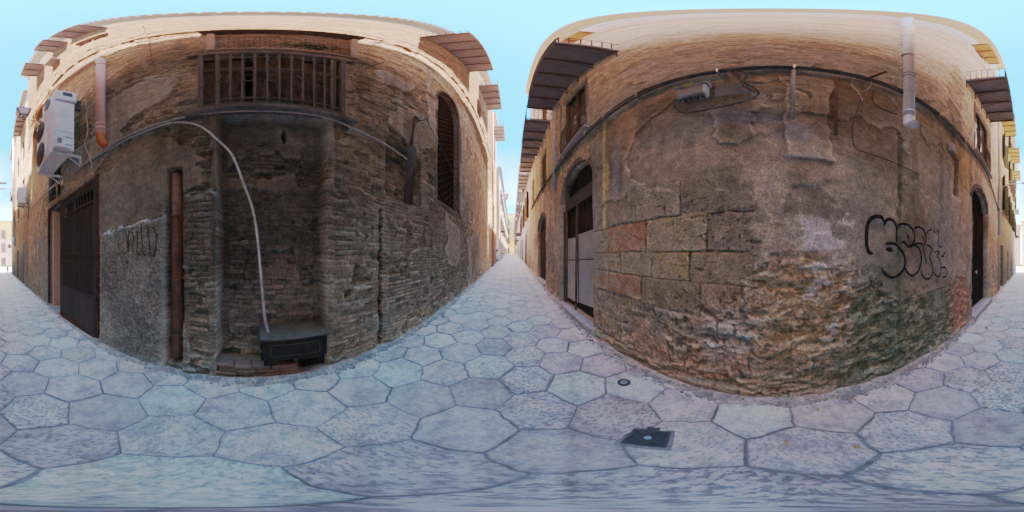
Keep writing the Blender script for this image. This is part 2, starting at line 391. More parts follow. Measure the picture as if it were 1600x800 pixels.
def cL(Y, Z, H):
    body, r, r2 = bricks(Y, Z)
    n = fbm(Y*1.3, Z*1.3, 51, 5); nf = fbm(Y*9, Z*9, 55, 4, .6); nb = fbm(Y*.45, Z*.45, 59, 4)
    C = np.zeros(Y.shape+(3,))+A(106, 91, 76)
    C = lerp(C, A(124, 100, 82), ss(.45, .95, r)*.7)
    C = lerp(C, A(84, 64, 56), ss(.6, 1, r2)*.45)
    C = lerp(C, A(146, 128, 112), (1-body)*.5)
    C = lerp(C, A(112, 66, 54), blob(Y, Z, .0, 1.5, .5, .45, n, .6)*.5*ss(.3, .7, r2))
    P = plL(Y, Z)
    C = lerp(C, A(128, 108, 92), P*.8)
    C = lerp(C, A(112, 104, 99), P*ss(.5, .62, n)*.8)
    C = lerp(C, A(128, 117, 108), rc_mask(Y, Z)*.9)
    C = lerp(C, A(190, 172, 150), rect(Y, Z, -2.2, -1.02, 0, 3, .03)*np.exp(-((Z-rc_top(Y, Z))/.02)**2)*ss(.4, .6, nf)*.8)
    C = lerp(C, A(112, 94, 76), rect(Y, Z, -2.4, -.4, 2.0, 3.4, .1)*.6*(.4+n))
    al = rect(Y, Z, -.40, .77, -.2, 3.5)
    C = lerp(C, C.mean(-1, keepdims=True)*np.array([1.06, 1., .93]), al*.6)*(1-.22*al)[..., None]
    C = lerp(C, A(150, 128, 100), rect(Y, Z, -2.3, 3, -1, .45, .18)*ss(.38, .7, n)*.5)
    C = lerp(C, A(150, 118, 88), ss(.4, .0, Z-SL*Y)*ss(.35, .6, nf)*.6*ss(.3, .8, Y))
    # soot and damp
    C = C*(1-.38*ss(.46, .64, nb))[..., None]
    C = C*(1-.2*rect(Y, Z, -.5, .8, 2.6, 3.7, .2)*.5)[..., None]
    st = fbm(Y*5, Z*.35, 66, 4); C = C*(1-.28*ss(.5, .7, st)*ss(1.5, 4, Z))[..., None]
    C = C*(.62+.76*nf)[..., None]
    tan = ss(5.6, 7.4, Z+.75*np.abs(Y)-1.2+2.4*(n-.5))*ss(.8, 2.2, np.abs(Y))
    C = lerp(C, A(150, 126, 98)*(.55+.9*nf)[..., None], tan*.6)
    # upper plaster, colour darkened where the sun strikes to hold down its glare
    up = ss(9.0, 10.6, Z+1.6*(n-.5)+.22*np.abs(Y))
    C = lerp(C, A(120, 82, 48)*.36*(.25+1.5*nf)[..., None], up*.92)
    C = C*(1-.6*rect(Y+.05*(nf-.5), Z, 1.575, 1.64, .1, 2.2, .012))[..., None]
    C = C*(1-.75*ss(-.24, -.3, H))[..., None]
    return C
# ---- right house, the tall one with ashlar base
BL = [(1.96,2.42,1.9,2.28,(112,98,88)),(1.45,1.96,1.93,2.28,(120,108,98)),(.79,1.45,1.9,2.27,(125,112,100)),(.05,.79,1.88,2.33,(112,98,88)),
      (1.23,1.96,1.55,1.91,(150,92,60)),(.52,1.23,1.54,1.9,(142,120,88)),(.05,.52,1.54,1.88,(112,96,86)),(1.96,2.42,1.55,1.9,(132,112,88)),
      (1.68,2.42,1.28,1.55,(134,114,84)),(1.14,1.68,1.27,1.55,(134,114,84)),(.69,1.14,1.26,1.54,(140,114,68)),(.12,.69,1.25,1.54,(118,98,72)),
      (1.95,2.42,.98,1.28,(126,96,70)),(1.30,1.95,.98,1.27,(136,84,56)),(.586,1.30,.95,1.27,(106,86,66)),(.22,.586,.95,1.26,(124,92,64)),
      (.4,1.0,2.28,2.6,(112,98,88)),(1.0,1.7,2.28,2.58,(116,104,96))]
rb = random.Random(77)
for (c, d) in ((.60,.95),(.26,.60),(-.12,.26)):
    yy_ = 2.42
    while yy_ > -3.3:
        L_ = rb.uniform(.32, .85); t_ = rb.choice([(112,96,80),(118,94,70),(104,90,78),(122,88,64),(108,100,90)])
        if yy_-L_ < -1.0: t_ = rb.choice([(92,94,80),(98,94,84),(86,84,72)])
        BL.append((yy_-L_, yy_, c+rb.uniform(-.02,.02), d, t_)); yy_ -= L_
def masksR(Y, Z):
    n = fbm(Y*2.2, Z*2.2, 71, 5); n2 = fbm(Y*1.1, Z*1.1, 75, 5)
    low = blob(Y, Z, .2, .30, 2.6, .72, n, .12, .5)*(1-.55*ss(.7, 1.3, Y)*ss(.35, .7, Z+.4*(n-.5)))
    low = np.maximum(low, blob(Y, Z, -.35, .85, .75, .72, n, .10, .6))
    low = np.maximum(low, blob(Y, Z, -3.1, .5, .75, .62, n, .10, .6))
    low = np.maximum(low, blob(Y, Z, -1.9, .15, 2.2, .5, n, .12, .5))
    low = np.maximum(low, blob(Y, Z, -7, .6, 1.4, .9, n, .12, .9))
    low = np.maximum(low, blob(Y, Z, 5.2, .9, 1.1, .9, n, .12, .9))
    return n, n2, low
def hR(Y, Z):
    n, n2, low = masksR(Y, Z)
    nf = fbm(Y*18, Z*18, 81, 4, .6); nb = fbm(Y*.9, Z*.9, 85, 4)
    H = (nf-.5)*.012+(n-.5)*.03+(nb-.5)*.03
    # flaked plaster coats
    coat = ss(.505, .515, n2+.05*(nf-.5)); H += .014*coat*ss(1.8, 2.4, Z)
    H += .018*rect(Y, Z, -.17, .9, 2.0, 4.4, .01)*0
    fl = rect(Y+.22*(n-.5), Z, -.55, -.125, 2.42, 4.1, .006); H += .02*fl*ss(.30, .34, n+.3*(Z-2.4))
    # ashlar
    bz = np.maximum(rect(Y-.35*(nf-.5)-.25*(n-.5), Z, .12, 2.42, .95, 2.60, .02), rect(Y, Z, -3.3, 2.42, -.4, .96, .02))
    wob = (fbm(Y*6, Z*6, 88, 3)-.5)*.03
    pit = ss(.64, .72, fbm(Y*30, Z*34, 90, 3))*ss(.35, .6, fbm(Y*3, Z*3, 91, 3))
    jb = 0*Y
    for (a, b, c, d, col) in BL:
        e = np.minimum(np.minimum(Y+wob-a, b-Y-wob), np.minimum(Z+wob-c, d-Z-wob))
        jb = np.maximum(jb, ss(.002, .014, e)*(.7+.3*h2(np.full(Y.shape, a*100).round(), np.full(Y.shape, c*100).round(), 3)))
    vis = (1-ss(1.95, 2.4, Z))*(.25+.75*ss(.38, .56, nf))
    H += bz*vis*((jb-1)*.028-.014*pit)
    # eroded strata and rubble
    str_ = fbm(Y*3.2, Z*9+5*n, 95, 5, .6); rub = fbm(Y*6.5, Z*13+3*n, 97, 5, .62)
    H = H*(1-low*.35)+low*(-.060+.060*str_+.070*rub+.04*(n-.5)-.018*pit)
    H += .05*ss(.22, .0, Z-SL*Y)*(n+.2)
    H += -.008*blob(Y, Z, -.35, 1.98, .2, .22, n, .1, 1.6)
    # rainwater groove
    H += -.014*rect(Y+.05*(nf-.5), Z, -1.42, -1.34, .2, 3.3, .02)*ss(.4, .6, n+.1)
    body, r, r2 = bricks(Y, Z, .075, .28, 13, .03)
    bw = .22*np.maximum(ss(4.5, 4.65, Z)*(1-ss(7.2, 7.7, Z+.6*(n-.5)))*rect(Y, Z, -.3, 2.3, 4, 9, .05), blob(Y, Z, -3.0, 6.5, .35, 2.6, n, .1, .8))
    H += bw*((body-1)*.006+(r-.5)*.004-.010)
    H += -.26*arch_in(Y, Z, 2.42, 4.25, -1, 2.95, .75)
    H += -.22*arch_in(Y, Z, 6.25, 8.2, -1, 2.75, .6)
    H += -.25*arch_in(Y, Z, -5.85, -4.0, -1, 3.1, .55)
    H += -.22*rect(Y, Z, 2.70, 4.17, 4.5, 7.3)
    H += -.22*rect(Y, Z, -6.2, -4.25, 4.9, 7.6)
    H += -.14*rect(Y, Z, -3.1, -2.86, 2.75, 3.62)
    H += -.18*rect(Y, Z, 6.1, 7.5, 4.4, 6.6)-.18*rect(Y, Z, 9.6, 10.8, 4.8, 7.0)
    H += -.2*rect(Y, Z, 2.8, 4.2, 9, 11.4)-.2*rect(Y, Z, 2.6, 4.0, 15, 17.2)-.2*rect(Y, Z, -5.7, -4.3, 8.7, 11)-.2*rect(Y, Z, -5.6, -4.2, 15.2, 17.2)-.2*rect(Y, Z, 6.1, 7.5, 8.5, 11)
    H += .03*rect(Y, Z, -8, 13, 14.0, 14.12)+.05*rect(Y, Z, -8, 13, 18.2, 18.4)
    return H
def cR(Y, Z, H):
    n, n2, low = masksR(Y, Z)
    nf = fbm(Y*10, Z*10, 101, 4, .6); nb = fbm(Y*.5, Z*.5, 105, 4); n3 = fbm(Y*1.7+5, Z*1.7, 109, 5)
    C = np.zeros(Y.shape+(3,))+A(122, 106, 96)
    C = lerp(C, A(142, 126, 116), ss(.45, .62, n3)*.7)
    C = lerp(C, A(104, 88, 78), ss(.52, .66, n2)*.7)
    for (cy, cz, ry, rz, col, a) in ((.15, 3.0, .38, .16, (92,98,120), .8), (.75, 3.05, .5, .3, (112,108,114), .6), (1.75, 2.75, .12, .75, (108,112,130), .8),
                                     (1.6, 3.4, .2, .7, (150,120,98), .5), (-.2, 2.75, .2, .14, (94,98,118), .7), (-1.0, 3.4, .9, .8, (124,98,76), .6),
                                     (-1.9, 2.9, .6, .9, (140,120,104), .5), (-2.5, 2.3, .5, .9, (126,122,128), .6), (-3.4, 3.3, .35, .9, (150,112,70), .7), (-6.7, 2.2, .6, .9, (150,112,76), .7), (-.9, 1.75, .35, .7, (112,108,104), .6), (.6, 3.6, .5, .3, (98,84,76), .6)):
        C = lerp(C, A(*col), blob(Y, Z, cy, cz, ry, rz, n, .35, 1.0)*a)
    wob = (fbm(Y*6, Z*6, 88, 3)-.5)*.03
    for (a, b, c, d, col) in BL:
        m = ((Y+wob > a) & (Y+wob < b) & (Z+wob > c) & (Z+wob < d)).astype(float)*(.85-.6*ss(2.1, 2.5, Z))*ss(.0, .25, Y-.5*(nf-.5)+(Z < .95)*9)
        C = lerp(C, A(*col), m)
        mm = m*ss(.44, .56, nf) if col[0] > 130 else m*ss(.5, .6, nf)*.5
        C = lerp(C, A(118, 102, 86), mm*.8)
    # raw eroded base
    C = lerp(C, A(112, 94, 76), low*.45)
    C = lerp(C, A(134, 98, 70), low*ss(.48, .58, nf)*ss(.35, .7, Y+.6)*.6)
    C = lerp(C, A(146, 98, 70), low*blob(Y, Z, .9, .42, .6, .2, n, .3, 1.5)*.6)
    C = lerp(C, A(148, 112, 74), low*blob(Y, Z, -.3, .95, .4, .5, nf, .3, 1.2)*.8)
    C = lerp(C, A(150, 88, 66), low*blob(Y, Z, -3.3, .42, .6, .55, nf, .3, .9)*.8)
    C = lerp(C, A(196, 190, 196), blob(Y, Z, -.48, 1.3, .2, .6, n, .15, 1.5)*ss(.45, .55, nf)*.9)
    C = lerp(C, A(160, 150, 148), blob(Y, Z, .2, .85, .3, .3, n, .3, 1.2)*.4)
    C = lerp(C, A(74, 82, 62), blob(Y, Z, -1.5, .38, 1.1, .42, nf, .4, 1.2)*.7)
    C = lerp(C, A(78, 86, 66), blob(Y, Z, -1.1, .95, .35, .35, n, .4, 1.0)*.55)
    C = lerp(C, A(84, 92, 70), rect(Y, Z, -1.46, -1.31, .3, 3.0, .03)*ss(.4, .6, nf)*.7)
    C = lerp(C, A(74, 72, 58), rect(Y+.05*(nf-.5), Z, -1.42, -1.34, .3, 3.2, .02)*.45*ss(.35, .6, nf))
    C = lerp(C, A(98, 90, 86), blob(Y, Z, -.35, 1.98, .2, .22, nf, .3, 1.1)*.6)
    C = lerp(C, A(186, 146, 82), rect(Y, Z, 2.02, 2.10, 1.9, 4.1, .015)*.8)
    C = lerp(C, A(176, 138, 84), blob(Y, Z, 1.98, 2.75, .1, .3, n, .1, .4)*.7)
    C = lerp(C, A(112, 106, 106), rect(Y, Z, 2.12, 2.42, 1.2, 4.2, .02)*.7)
    C = C*(1-.26*ss(.5, .66, nb))[..., None]
    st = fbm(Y*6, Z*.4, 106, 4); C = C*(1-.3*ss(.5, .68, st)*ss(1.5, 3, Z))[..., None]
    C = lerp(C, A(128, 113, 100)*(.8+.4*nf)[..., None], ss(4.3, 4.7, Z+.4*(n-.5))*.75)
    C = lerp(C, A(154, 134, 122), rect(Y, Z, 2.3, 3.9, 1.0, 99, .02)*0)
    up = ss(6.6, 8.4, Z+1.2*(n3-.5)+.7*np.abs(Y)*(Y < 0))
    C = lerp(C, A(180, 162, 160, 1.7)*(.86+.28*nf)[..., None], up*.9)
    C = np.minimum(C*(1+1.2*ss(7.5, 13, Z))[..., None], .78)  # lightened with height: sky and bounce light painted into the plaster
    C = lerp(C, A(190, 142, 84), ss(17.8, 18.6, Z)*.8)
    C = C*(1+.16*(1-ss(4.2, 4.6, Z)))[..., None]*np.array([1.03, 1., .94])
    C = C*(1-.35*blob(Y, Z, -3.0, 6.5, .35, 2.6, n, .1, .8))[..., None]
    C = C*(.62+.76*nf)[..., None]
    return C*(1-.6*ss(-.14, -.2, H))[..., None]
# ---- plain terraces further along
def h_plain(side, openings, seed):
    def f(Y, Z):
        n = fbm(Y*2, Z*2, seed, 4); H = (n-.5)*.04+(fbm(Y*9, Z*9, seed+4, 3)-.5)*.02
        for (a, b, c, d, e) in openings:
            H += (-e*rect(Y, Z, a, b, c, d, .01))
        return H
    return f
def c_plain(base, seed, warm=(190,150,110), dirt=(96,84,76)):
    def f(Y, Z, H):
        n = fbm(Y*.9, Z*.9, seed, 5); nf = fbm(Y*7, Z*7, seed+5, 4)
        C = np.zeros(Y.shape+(3,))+A(*base)
        C = lerp(C, A(*warm), ss(.45, .65, n)*.5)
        C = lerp(C, A(*dirt), ss(3.2, .5, Z-SL*Y+2*(n-.5))*.75)
        C = C*(.35+.45*nf)[..., None]
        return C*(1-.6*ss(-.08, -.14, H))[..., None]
    return f

def body_box(parent, side, y0, y1, ztop, mat_=None, depth=7, inset=.45):
    x = XL-inset if side < 0 else XR+inset
    mb = MB().box(x, x+(depth if side > 0 else -depth), y0+.01, y1-.01, min(gz(y0), gz(y1))-.3, ztop-.02)
    o = obj('rear_wall', mb, mat_ or M_CREAM, parent)
    xf = XL if side < 0 else XR
    e = MB()
    for ye in (y0, y1):
        s = 1 if ye == y0 else -1
        e.box(xf+(.03 if side > 0 else -.03), x, ye-.02*s, ye+.18*s, min(gz(y0), gz(y1))-.3, ztop-.03)
    obj_each('end_wall', e, mat_ or M_CREAM, parent)

houseL = thing('brick_house', 'long dark brick house with cage window, tall arched grille window and deep brick bay', 'house', (XL, 0, 0))
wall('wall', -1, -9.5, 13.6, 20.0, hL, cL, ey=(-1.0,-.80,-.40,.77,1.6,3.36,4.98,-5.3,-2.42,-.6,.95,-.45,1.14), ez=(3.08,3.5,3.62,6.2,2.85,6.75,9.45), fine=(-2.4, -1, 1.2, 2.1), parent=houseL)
body_box(houseL, -1, -9.5, 13.6, 20.0)
houseR = thing('tall_house', 'tall house with rough stone block base, mossy foot and black graffiti, pink plaster above', 'house', (XR, 0, 0))
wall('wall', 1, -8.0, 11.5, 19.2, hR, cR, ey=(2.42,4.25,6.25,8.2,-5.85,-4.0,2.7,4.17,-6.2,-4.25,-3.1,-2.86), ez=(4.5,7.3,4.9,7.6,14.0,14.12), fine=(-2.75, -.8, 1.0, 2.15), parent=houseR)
body_box(houseR, 1, -8.0, 11.5, 19.2)

houseL2 = thing('narrow_red_house', 'narrow reddish house at the corner where the silver car is parked', 'house', (XL, 13.6, 0))
wall('wall', -1, 13.6, 17.2, 18.0, h_plain(-1, [(14.6,15.8,4,6.4,.15),(14.6,15.8,8.5,11,.15),(14.7,15.8,.7,3.2,.15)], 201), c_plain((170,120,100), 205), parent=houseL2)
body_box(houseL2, -1, 13.6, 17.2, 18.0)
houseL3 = thing('pale_pink_house', 'pale pink house beyond the parked silver car, with a lamp on its corner', 'house', (XL, 21, 0))
opn = [(y, y+1.1, z, z+2.1, .12) for y in (23, 27, 31.5, 36, 41, 46, 51) for z in (5.2, 9.2)]+[(y, y+1.3, gz(y), gz(y)+2.6, .14) for y in (25, 34, 44, 53)]
wall('wall', -1, 21, 59, 14.2, h_plain(-1, opn, 211), c_plain((200,176,168), 215, (214,186,166), (150,132,126)), parent=houseL3)
body_box(houseL3, -1, 21, 59, 14.2)
houseL4 = thing('grey_brown_house', 'grey brown house behind the wall lantern, beside the zinc rainwater pipe', 'house', (XL, -9.5, 0))
wall('wall', -1, -23.4, -9.5, 17.0, h_plain(-1, [(-11.6,-10.5,-.6,2.4,.2),(-12,-10.8,5.0,7.4,.15),(-15.5,-14,4.6,7,.15),(-19,-17.5,4.6,7,.15),(-12,-10.8,9.2,11.4,.15),(-15.5,-14,9.2,11.4,.15),(-16,-14.4,-.8,2,.15)], 221), c_plain((150,122,102), 225), parent=houseL4)
body_box(houseL4, -1, -23.4, -9.5, 17.0)
houseR2 = thing('balcony_terrace_house', 'greyish terrace house with a long run of balconies toward the yellow house', 'house', (XR, 11.5, 0))
opn = [(y, y+1.1, z, z+2.3, .15) for y in (13, 17, 21.5, 26, 31, 36, 42, 48, 54) for z in (4.6, 8.4)]+[(y, y+1.4, gz(y)-.1, gz(y)+2.7, .18) for y in (14.5, 19.2, 24, 30, 38, 46)]
wall('wall', 1, 11.5, 58.5, 13.6, h_plain(1, opn, 231), c_plain((186,166,146), 235, (214,182,128), (120,104,92)), parent=houseR2)
body_box(houseR2, 1, 11.5, 58.5, 13.6)
houseR3 = thing('ochre_terrace_house', 'ochre and grey terrace house with stacked balconies, past the dark arched door', 'house', (XR, -8, 0))
opn = [(y, y+1.2, z, z+2.4, .15) for y in (-11.2, -15.2, -19.5, -24) for z in (4.4, 8.3, 12)]+[(y, y+1.3, gz(y)-.2, gz(y)+2.6, .2) for y in (-10.4, -14, -18.5, -23)]
wall('wall', 1, -27.3, -8.0, 16.5, h_plain(1, opn, 241), c_plain((160,140,120), 245, (176,140,104), (108,98,92)), parent=houseR3)
body_box(houseR3, 1, -27.3, -8.0, 16.5)

# ------------------------------------------------------------------ ground and paving
def grid_mesh(name, xs, ys, zf, m, kind):
    Vv = [(x, y, zf(x, y)) for y in ys for x in xs]; n = len(xs)
    F = [(j*n+i, j*n+i+1, (j+1)*n+i+1, (j+1)*n+i) for j in range(len(ys)-1) for i in range(n-1)]
    mb = MB(); mb.v, mb.f = Vv, F
    return tag(obj(name, mb, m, None, True), kind=kind)
M_MORTAR = mat('sandy_joint_dirt', (.31,.27,.25), .95, 0, .35, (.12,.11,.105), .8, scale=7, bump=.8, bscale=90, bdist=.01)
M_GROUND = mat('dusty_asphalt', (.30,.28,.27), .9, 0, .2, (.22,.2,.19), .5, scale=.5, bump=.3)
ysg = list(np.linspace(-30, 52, 165))
grid_mesh('ground', [-400,-60,-10,-1.8,1.5,10,60,400], [-400,-100,-45,-31]+ysg[::4]+[60,100,400], lambda x, y: gz(y)-.05, M_GROUND, 'structure')
grid_mesh('street_bed', [-6,-1.9,-1.5,-1,0,.8,1.2,1.6,6], [-30+.25*i for i in range(329)], lambda x, y: gz(y)-.010+.010*(math.sin(x*3+y*1.7)*.3)+.022*(max(0, abs(x+.17)-1.1)), M_MORTAR, 'structure')
def paving():
    s = .277; cx, cy, dx, dy = .158, 1.53, .412, .48
    rnd = lambda a, b, c: float(h2(np.array([a]), np.array([b]), c)[0])
    def jit(px, py):
        a, b = round(px*50), round(py*50)
        return px+(rnd(a, b, 5)-.5)*.055, py+(rnd(a, b, 6)-.5)*.06
    vs, fs, cols = [], [], []
    for k in range(-11, 12):
        X = cx+dx*k
        for j in range(-70, 112):
            Y = cy+dy*j+(dy/2 if k % 2 else 0)
            if not -28.5 < Y < 51: continue
            side_street = (17.2 < Y < 21 and X < 0) or Y < -26
            if not side_street and not (XL-.2 < X < XR+.2): continue
            hexv = [(-.275, 0), (-.137, -.24), (.137, -.24), (.275, 0), (.137, .24), (-.137, .24)]
            cor = [jit(X+hx, Y+hy) for hx, hy in hexv]
            near = math.hypot(X, Y) < 7
            ring = []
            sub = 5 if near else 1
            for i in range(6):
                (ax, ay), (bx, by) = cor[i], cor[(i+1) % 6]
                for t in range(sub):
                    u = t/sub; px, py = ax+(bx-ax)*u, ay+(by-ay)*u
                    if near:
                        kx, ky = px*23, py*23
                        w = float(fbm(np.array([kx]), np.array([ky]), 301, 2)[0]-.5)*.02
                        px += w; py += w
                    ring.append((px, py))
            ctr = (sum(p[0] for p in cor)/6, sum(p[1] for p in cor)/6)
            gap = .003+.012*rnd(k, j, 9)**3
            tilt = ((rnd(k, j, 1)-.5)*.012, (rnd(k, j, 2)-.5)*.012); zo = (rnd(k, j, 3)-.5)*.006
            v = rnd(k, j, 4); v2 = rnd(k, j, 7)
            g = (.68+.14*v)*(.9+.1*math.sin(k*5+j*3))*(1-.2*(v2 > .84))
            warm = (rnd(k, j, 8)-.5)
            col = np.array((min(.86, g*(1.28+.07*warm)), g*(1.01), g*(.955-.08*warm)))
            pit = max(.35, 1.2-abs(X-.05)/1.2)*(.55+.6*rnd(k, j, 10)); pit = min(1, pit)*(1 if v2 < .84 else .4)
            base = len(vs); n = len(ring)
            def rg(shrink, z):
                for (px, py) in ring:
                    ddx, ddy = ctr[0]-px, ctr[1]-py; L = math.hypot(ddx, ddy)
                    f = shrink/L; qx, qy = px+ddx*f, py+ddy*f
                    vs.append((qx, qy, gz(qy)+z+zo+(qx-X)*tilt[0]+(qy-Y)*tilt[1]))
            rg(gap*.8, -.035); rg(gap, -.006); rg(gap+.005, -.002); rg(gap+.018, .0); rg(.13, .002)
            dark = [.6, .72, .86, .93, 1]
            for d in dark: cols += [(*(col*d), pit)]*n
            for q in range(4):
                for i in range(n):
                    fs.append((base+q*n+i, base+q*n+(i+1) % n, base+(q+1)*n+(i+1) % n, base+(q+1)*n+i))
            vs.append((ctr[0], ctr[1], gz(ctr[1])+.002+zo)); cols.append((*col, pit))
            c = len(vs)-1
            for i in range(n): fs.append((base+4*n+i, base+4*n+(i+1) % n, c))
    me = bpy.data.meshes.new('paving'); me.from_pydata(vs, [], fs); me.update()
    at = me.color_attributes.new('col', 'FLOAT_COLOR', 'POINT'); at.data.foreach_set('color', np.array(cols, np.float32).ravel())
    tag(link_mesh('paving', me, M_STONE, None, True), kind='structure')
paving()

# ------------------------------------------------------------------ helpers on the walls
def xs_(side, d): return (XL+d) if side < 0 else (XR-d)     # d metres out from the wall plane
def px(side, u, v, d=0.):
    """point on the plane d metres out from a wall that a direction (degrees bearing from picture u,v) meets"""
    t = R_((u-800)*.225); e = R_((400-v)*.225); x = xs_(side, d); r = abs(x)/abs(math.sin(t))
    return (x, r*math.cos(t), CH+r*math.tan(e))
def window_in(house, side, y0, y1, z0, z1, rec=.15, shutters=True, m=None, name='window'):
    xo = xs_(side, -rec+.03)
    fr = MB(); w = .06
    for (a, b, c, d) in ((y0+.01, y0+w, z0+.01, z1-.01), (y1-w, y1-.01, z0+.01, z1-.01), (y0+w, y1-w, z0+.01, z0+w), (y0+w, y1-w, z1-w, z1-.01), ((y0+y1)/2-.03, (y0+y1)/2+.03, z0+w, z1-w)):
        fr.box(xo, xo-side*.05, a, b, c, d)
    f = obj(name, fr, m or M_BROWNWOOD, house)
    if shutters:
        sl = MB(); k = z0+.1
        while k < z1-.1:
            sl.box(xo+.012*side*-1, xo+.02*side*-1, y0+w, y1-w, k, k+.035); k += .05
        obj('slats', sl, m or M_BROWNWOOD, f)
    obj('pane', MB().box(xo, xo+side*.006, y0+w, y1-w, z0+w, z1-w), M_GLASS, f)
    return f
def shutters(house, side, y0, y1, z0, z1, m=None):
    for (a, s) in ((y0, -1), (y1, 1)):
        mb = MB(); x = xs_(side, .03)
        P = [(x, a, z0), (xs_(side, .22), a+s*.42, z0), (xs_(side, .22), a+s*.42, z1), (x, a, z1)]
        mb.poly(P, (side*.03, 0, 0))
        k = z0+.08
        while k < z1-.08:
            mb.poly([(xs_(side, .036), a+s*.03, k), (xs_(side, .22), a+s*.40, k), (xs_(side, .22), a+s*.40, k+.03), (xs_(side, .036), a+s*.03, k+.03)], (-side*.012, 0, 0)); k += .07
        obj('shutter', mb, m or M_BROWNWOOD, house)
def balcony(house, side, y0, y1, z, out, label=None, rail=True, joists=True, slab_m=None, braces=False, rail_m=None):
    x0 = xs_(side, -.05); x1 = xs_(side, out)
    sl = MB().box(x0, x1, y0, y1, z, z+.10, .01)
    b = obj('balcony', sl, slab_m or M_SLAB, house)
    if label: b['label'] = label
    if joists:
        n = max(2, int(round((y1-y0)/.75))); pass
        for i in range(n+1):
            j = MB()
            yy = y0+.06+(y1-y0-.12)*i/n
            j.box(xs_(side, .0), xs_(side, out-.02), yy-.03, yy+.03, z-.075, z-.004)
            if braces:
                P0 = (xs_(side, 0), yy, z-.42)
                j.tube([P0, (xs_(side, out*.35), yy, z-.22), (xs_(side, out*.8), yy, z-.075)], .014, 6, smooth=5)
                j.tube([(xs_(side, .015), yy, z-.5), (xs_(side, .015), yy, z-.05)], .014, 6)
            obj('bracket', j, M_IRON, b)
    ed = MB().box(x1+(side*.012), x1-side*.012, y0-.012, y1+.012, z+.02, z+.13)
    obj('slab_edge', ed, M_CONC, b)
    if rail:
        r = MB(); xr = xs_(side, out-.04); h = .95
        for zz in (z+.16, z+.10+h):
            r.box(xr-.013, xr+.013, y0+.02, y1-.02, zz-.012, zz+.012)
            for ye in (y0+.03, y1-.03): r.box(xs_(side, .0), xr, ye-.013, ye+.013, zz-.012, zz+.012)
        n = int((y1-y0)/.13)
        for i in range(n+1):
            yy = y0+.03+(y1-y0-.06)*i/n; r.box(xr-.010, xr+.010, yy-.010, yy+.010, z+.1, z+.1+h)
        n = max(3, int(out/.13))
        for i in range(1, n):
            xx = xs_(side, out*i/n-.02)
            for ye in (y0+.03, y1-.03): r.box(xx-.008, xx+.008, ye-.008, ye+.008, z+.1, z+.1+h)
        obj('railing', r, rail_m or M_IRON, b)
    return b
def arch_ring(side, y0, y1, zs, rise, out, w, n=20, z0=None):
    """curved trim round an arched opening"""
    c = (y0+y1)/2; hw = (y1-y0)/2; mb = MB(); pts = []
    for i in range(n+1):
        a = math.pi*i/n; pts.append((math.cos(a), math.sin(a)))
    for i in range(n):
        q = []
        for (ca, sa) in (pts[i], pts[i+1]):
            q += [(c+ca*hw, zs+sa*rise), (c+ca*(hw+w), zs+sa*(rise+w))]
        ring = [(xs_(side, -.08), q[0][0], q[0][1]), (xs_(side, -.08), q[1][0], q[1][1]), (xs_(side, -.08), q[3][0], q[3][1]), (xs_(side, -.08), q[2][0], q[2][1])]
        mb.poly(ring, (-side*(.08+out), 0, 0))
    if z0 is not None:
        for a, b in ((y0-w, y0), (y1, y1+w)): mb.box(xs_(side, -.08), xs_(side, out), a, b, z0, zs)
    return mb

# ------------------------------------------------------------------ left house parts
# cage window with boards behind
cg = MB(); XO = XL+.08
for (a, b, c, d, t) in ((-.58,-.53,3.62,6.2,.035), (.90,.95,3.62,6.2,.035), (-.40,-.37,3.66,6.15,.025), (.78,.81,3.66,6.15,.025)):
    cg.box(XO-t, XO+t, a, b, c, d, .006)
for z in (3.66, 3.80, 4.98, 5.06, 6.10): cg.box(XO-.018, XO+.018, -.54, .92, z-.018, z+.018)
for i in range(11):
    y = -.40+1.2*i/10+.03
    cg.tube([(XO, y, 3.66), (XO, y, 6.1)], .014, 6)
    if i % 2 == 0 and i < 10:
        for zc in (4.55, 5.7):
            cg.tube([(XO+.01, y+.06+.055*math.cos(t), zc+.15*math.sin(t)) for t in np.linspace(0, 2*math.pi, 17)], .011, 5)
    if i < 10:
        for zt in (4.92, 6.04):
            cg.tube([(XO, y+.006, zt-.10), (XO, y+.02, zt-.02), (XO, y+.06, zt), (XO, y+.10, zt-.02), (XO, y+.114, zt-.10)], .008, 5)
w = obj('window', MB().box(XL-.14, XL-.10, -.60, .95, 3.62, 6.2), M_DARK, houseL); w['label'] = 'wide first floor window behind a rusty iron cage'
pl = MB(); yy = -.58; rr = random.Random(3)
while yy < .9:
    wd = rr.uniform(.12, .3); gap = rr.choice([.008, .008, .02, .08])
    if yy+wd > .94: wd = .94-yy
    pl.box(XL-.10+rr.uniform(0, .02), XL-.07+rr.uniform(0, .02), yy, yy+wd, 3.64+rr.choice([0, 0, .1]), 6.18-rr.choice([0, 0, .25]), .004); yy += wd+gap
obj_each('board', pl, M_BROWNWOOD, w)
obj('grille', cg, mat('greyed_cage_iron', (.15,.12,.10), .8, 0, .25, (.12,.07,.05), .6, spec=.0), w)
obj('ledge', MB().box(XL-.02, XL+.13, -.75, 1.12, 3.52, 3.60, .012), M_CONC, w)
obj('lintel', MB().box(XL-.02, XL+.10, -.72, 1.1, 6.22, 6.34, .012), M_CONC, w)
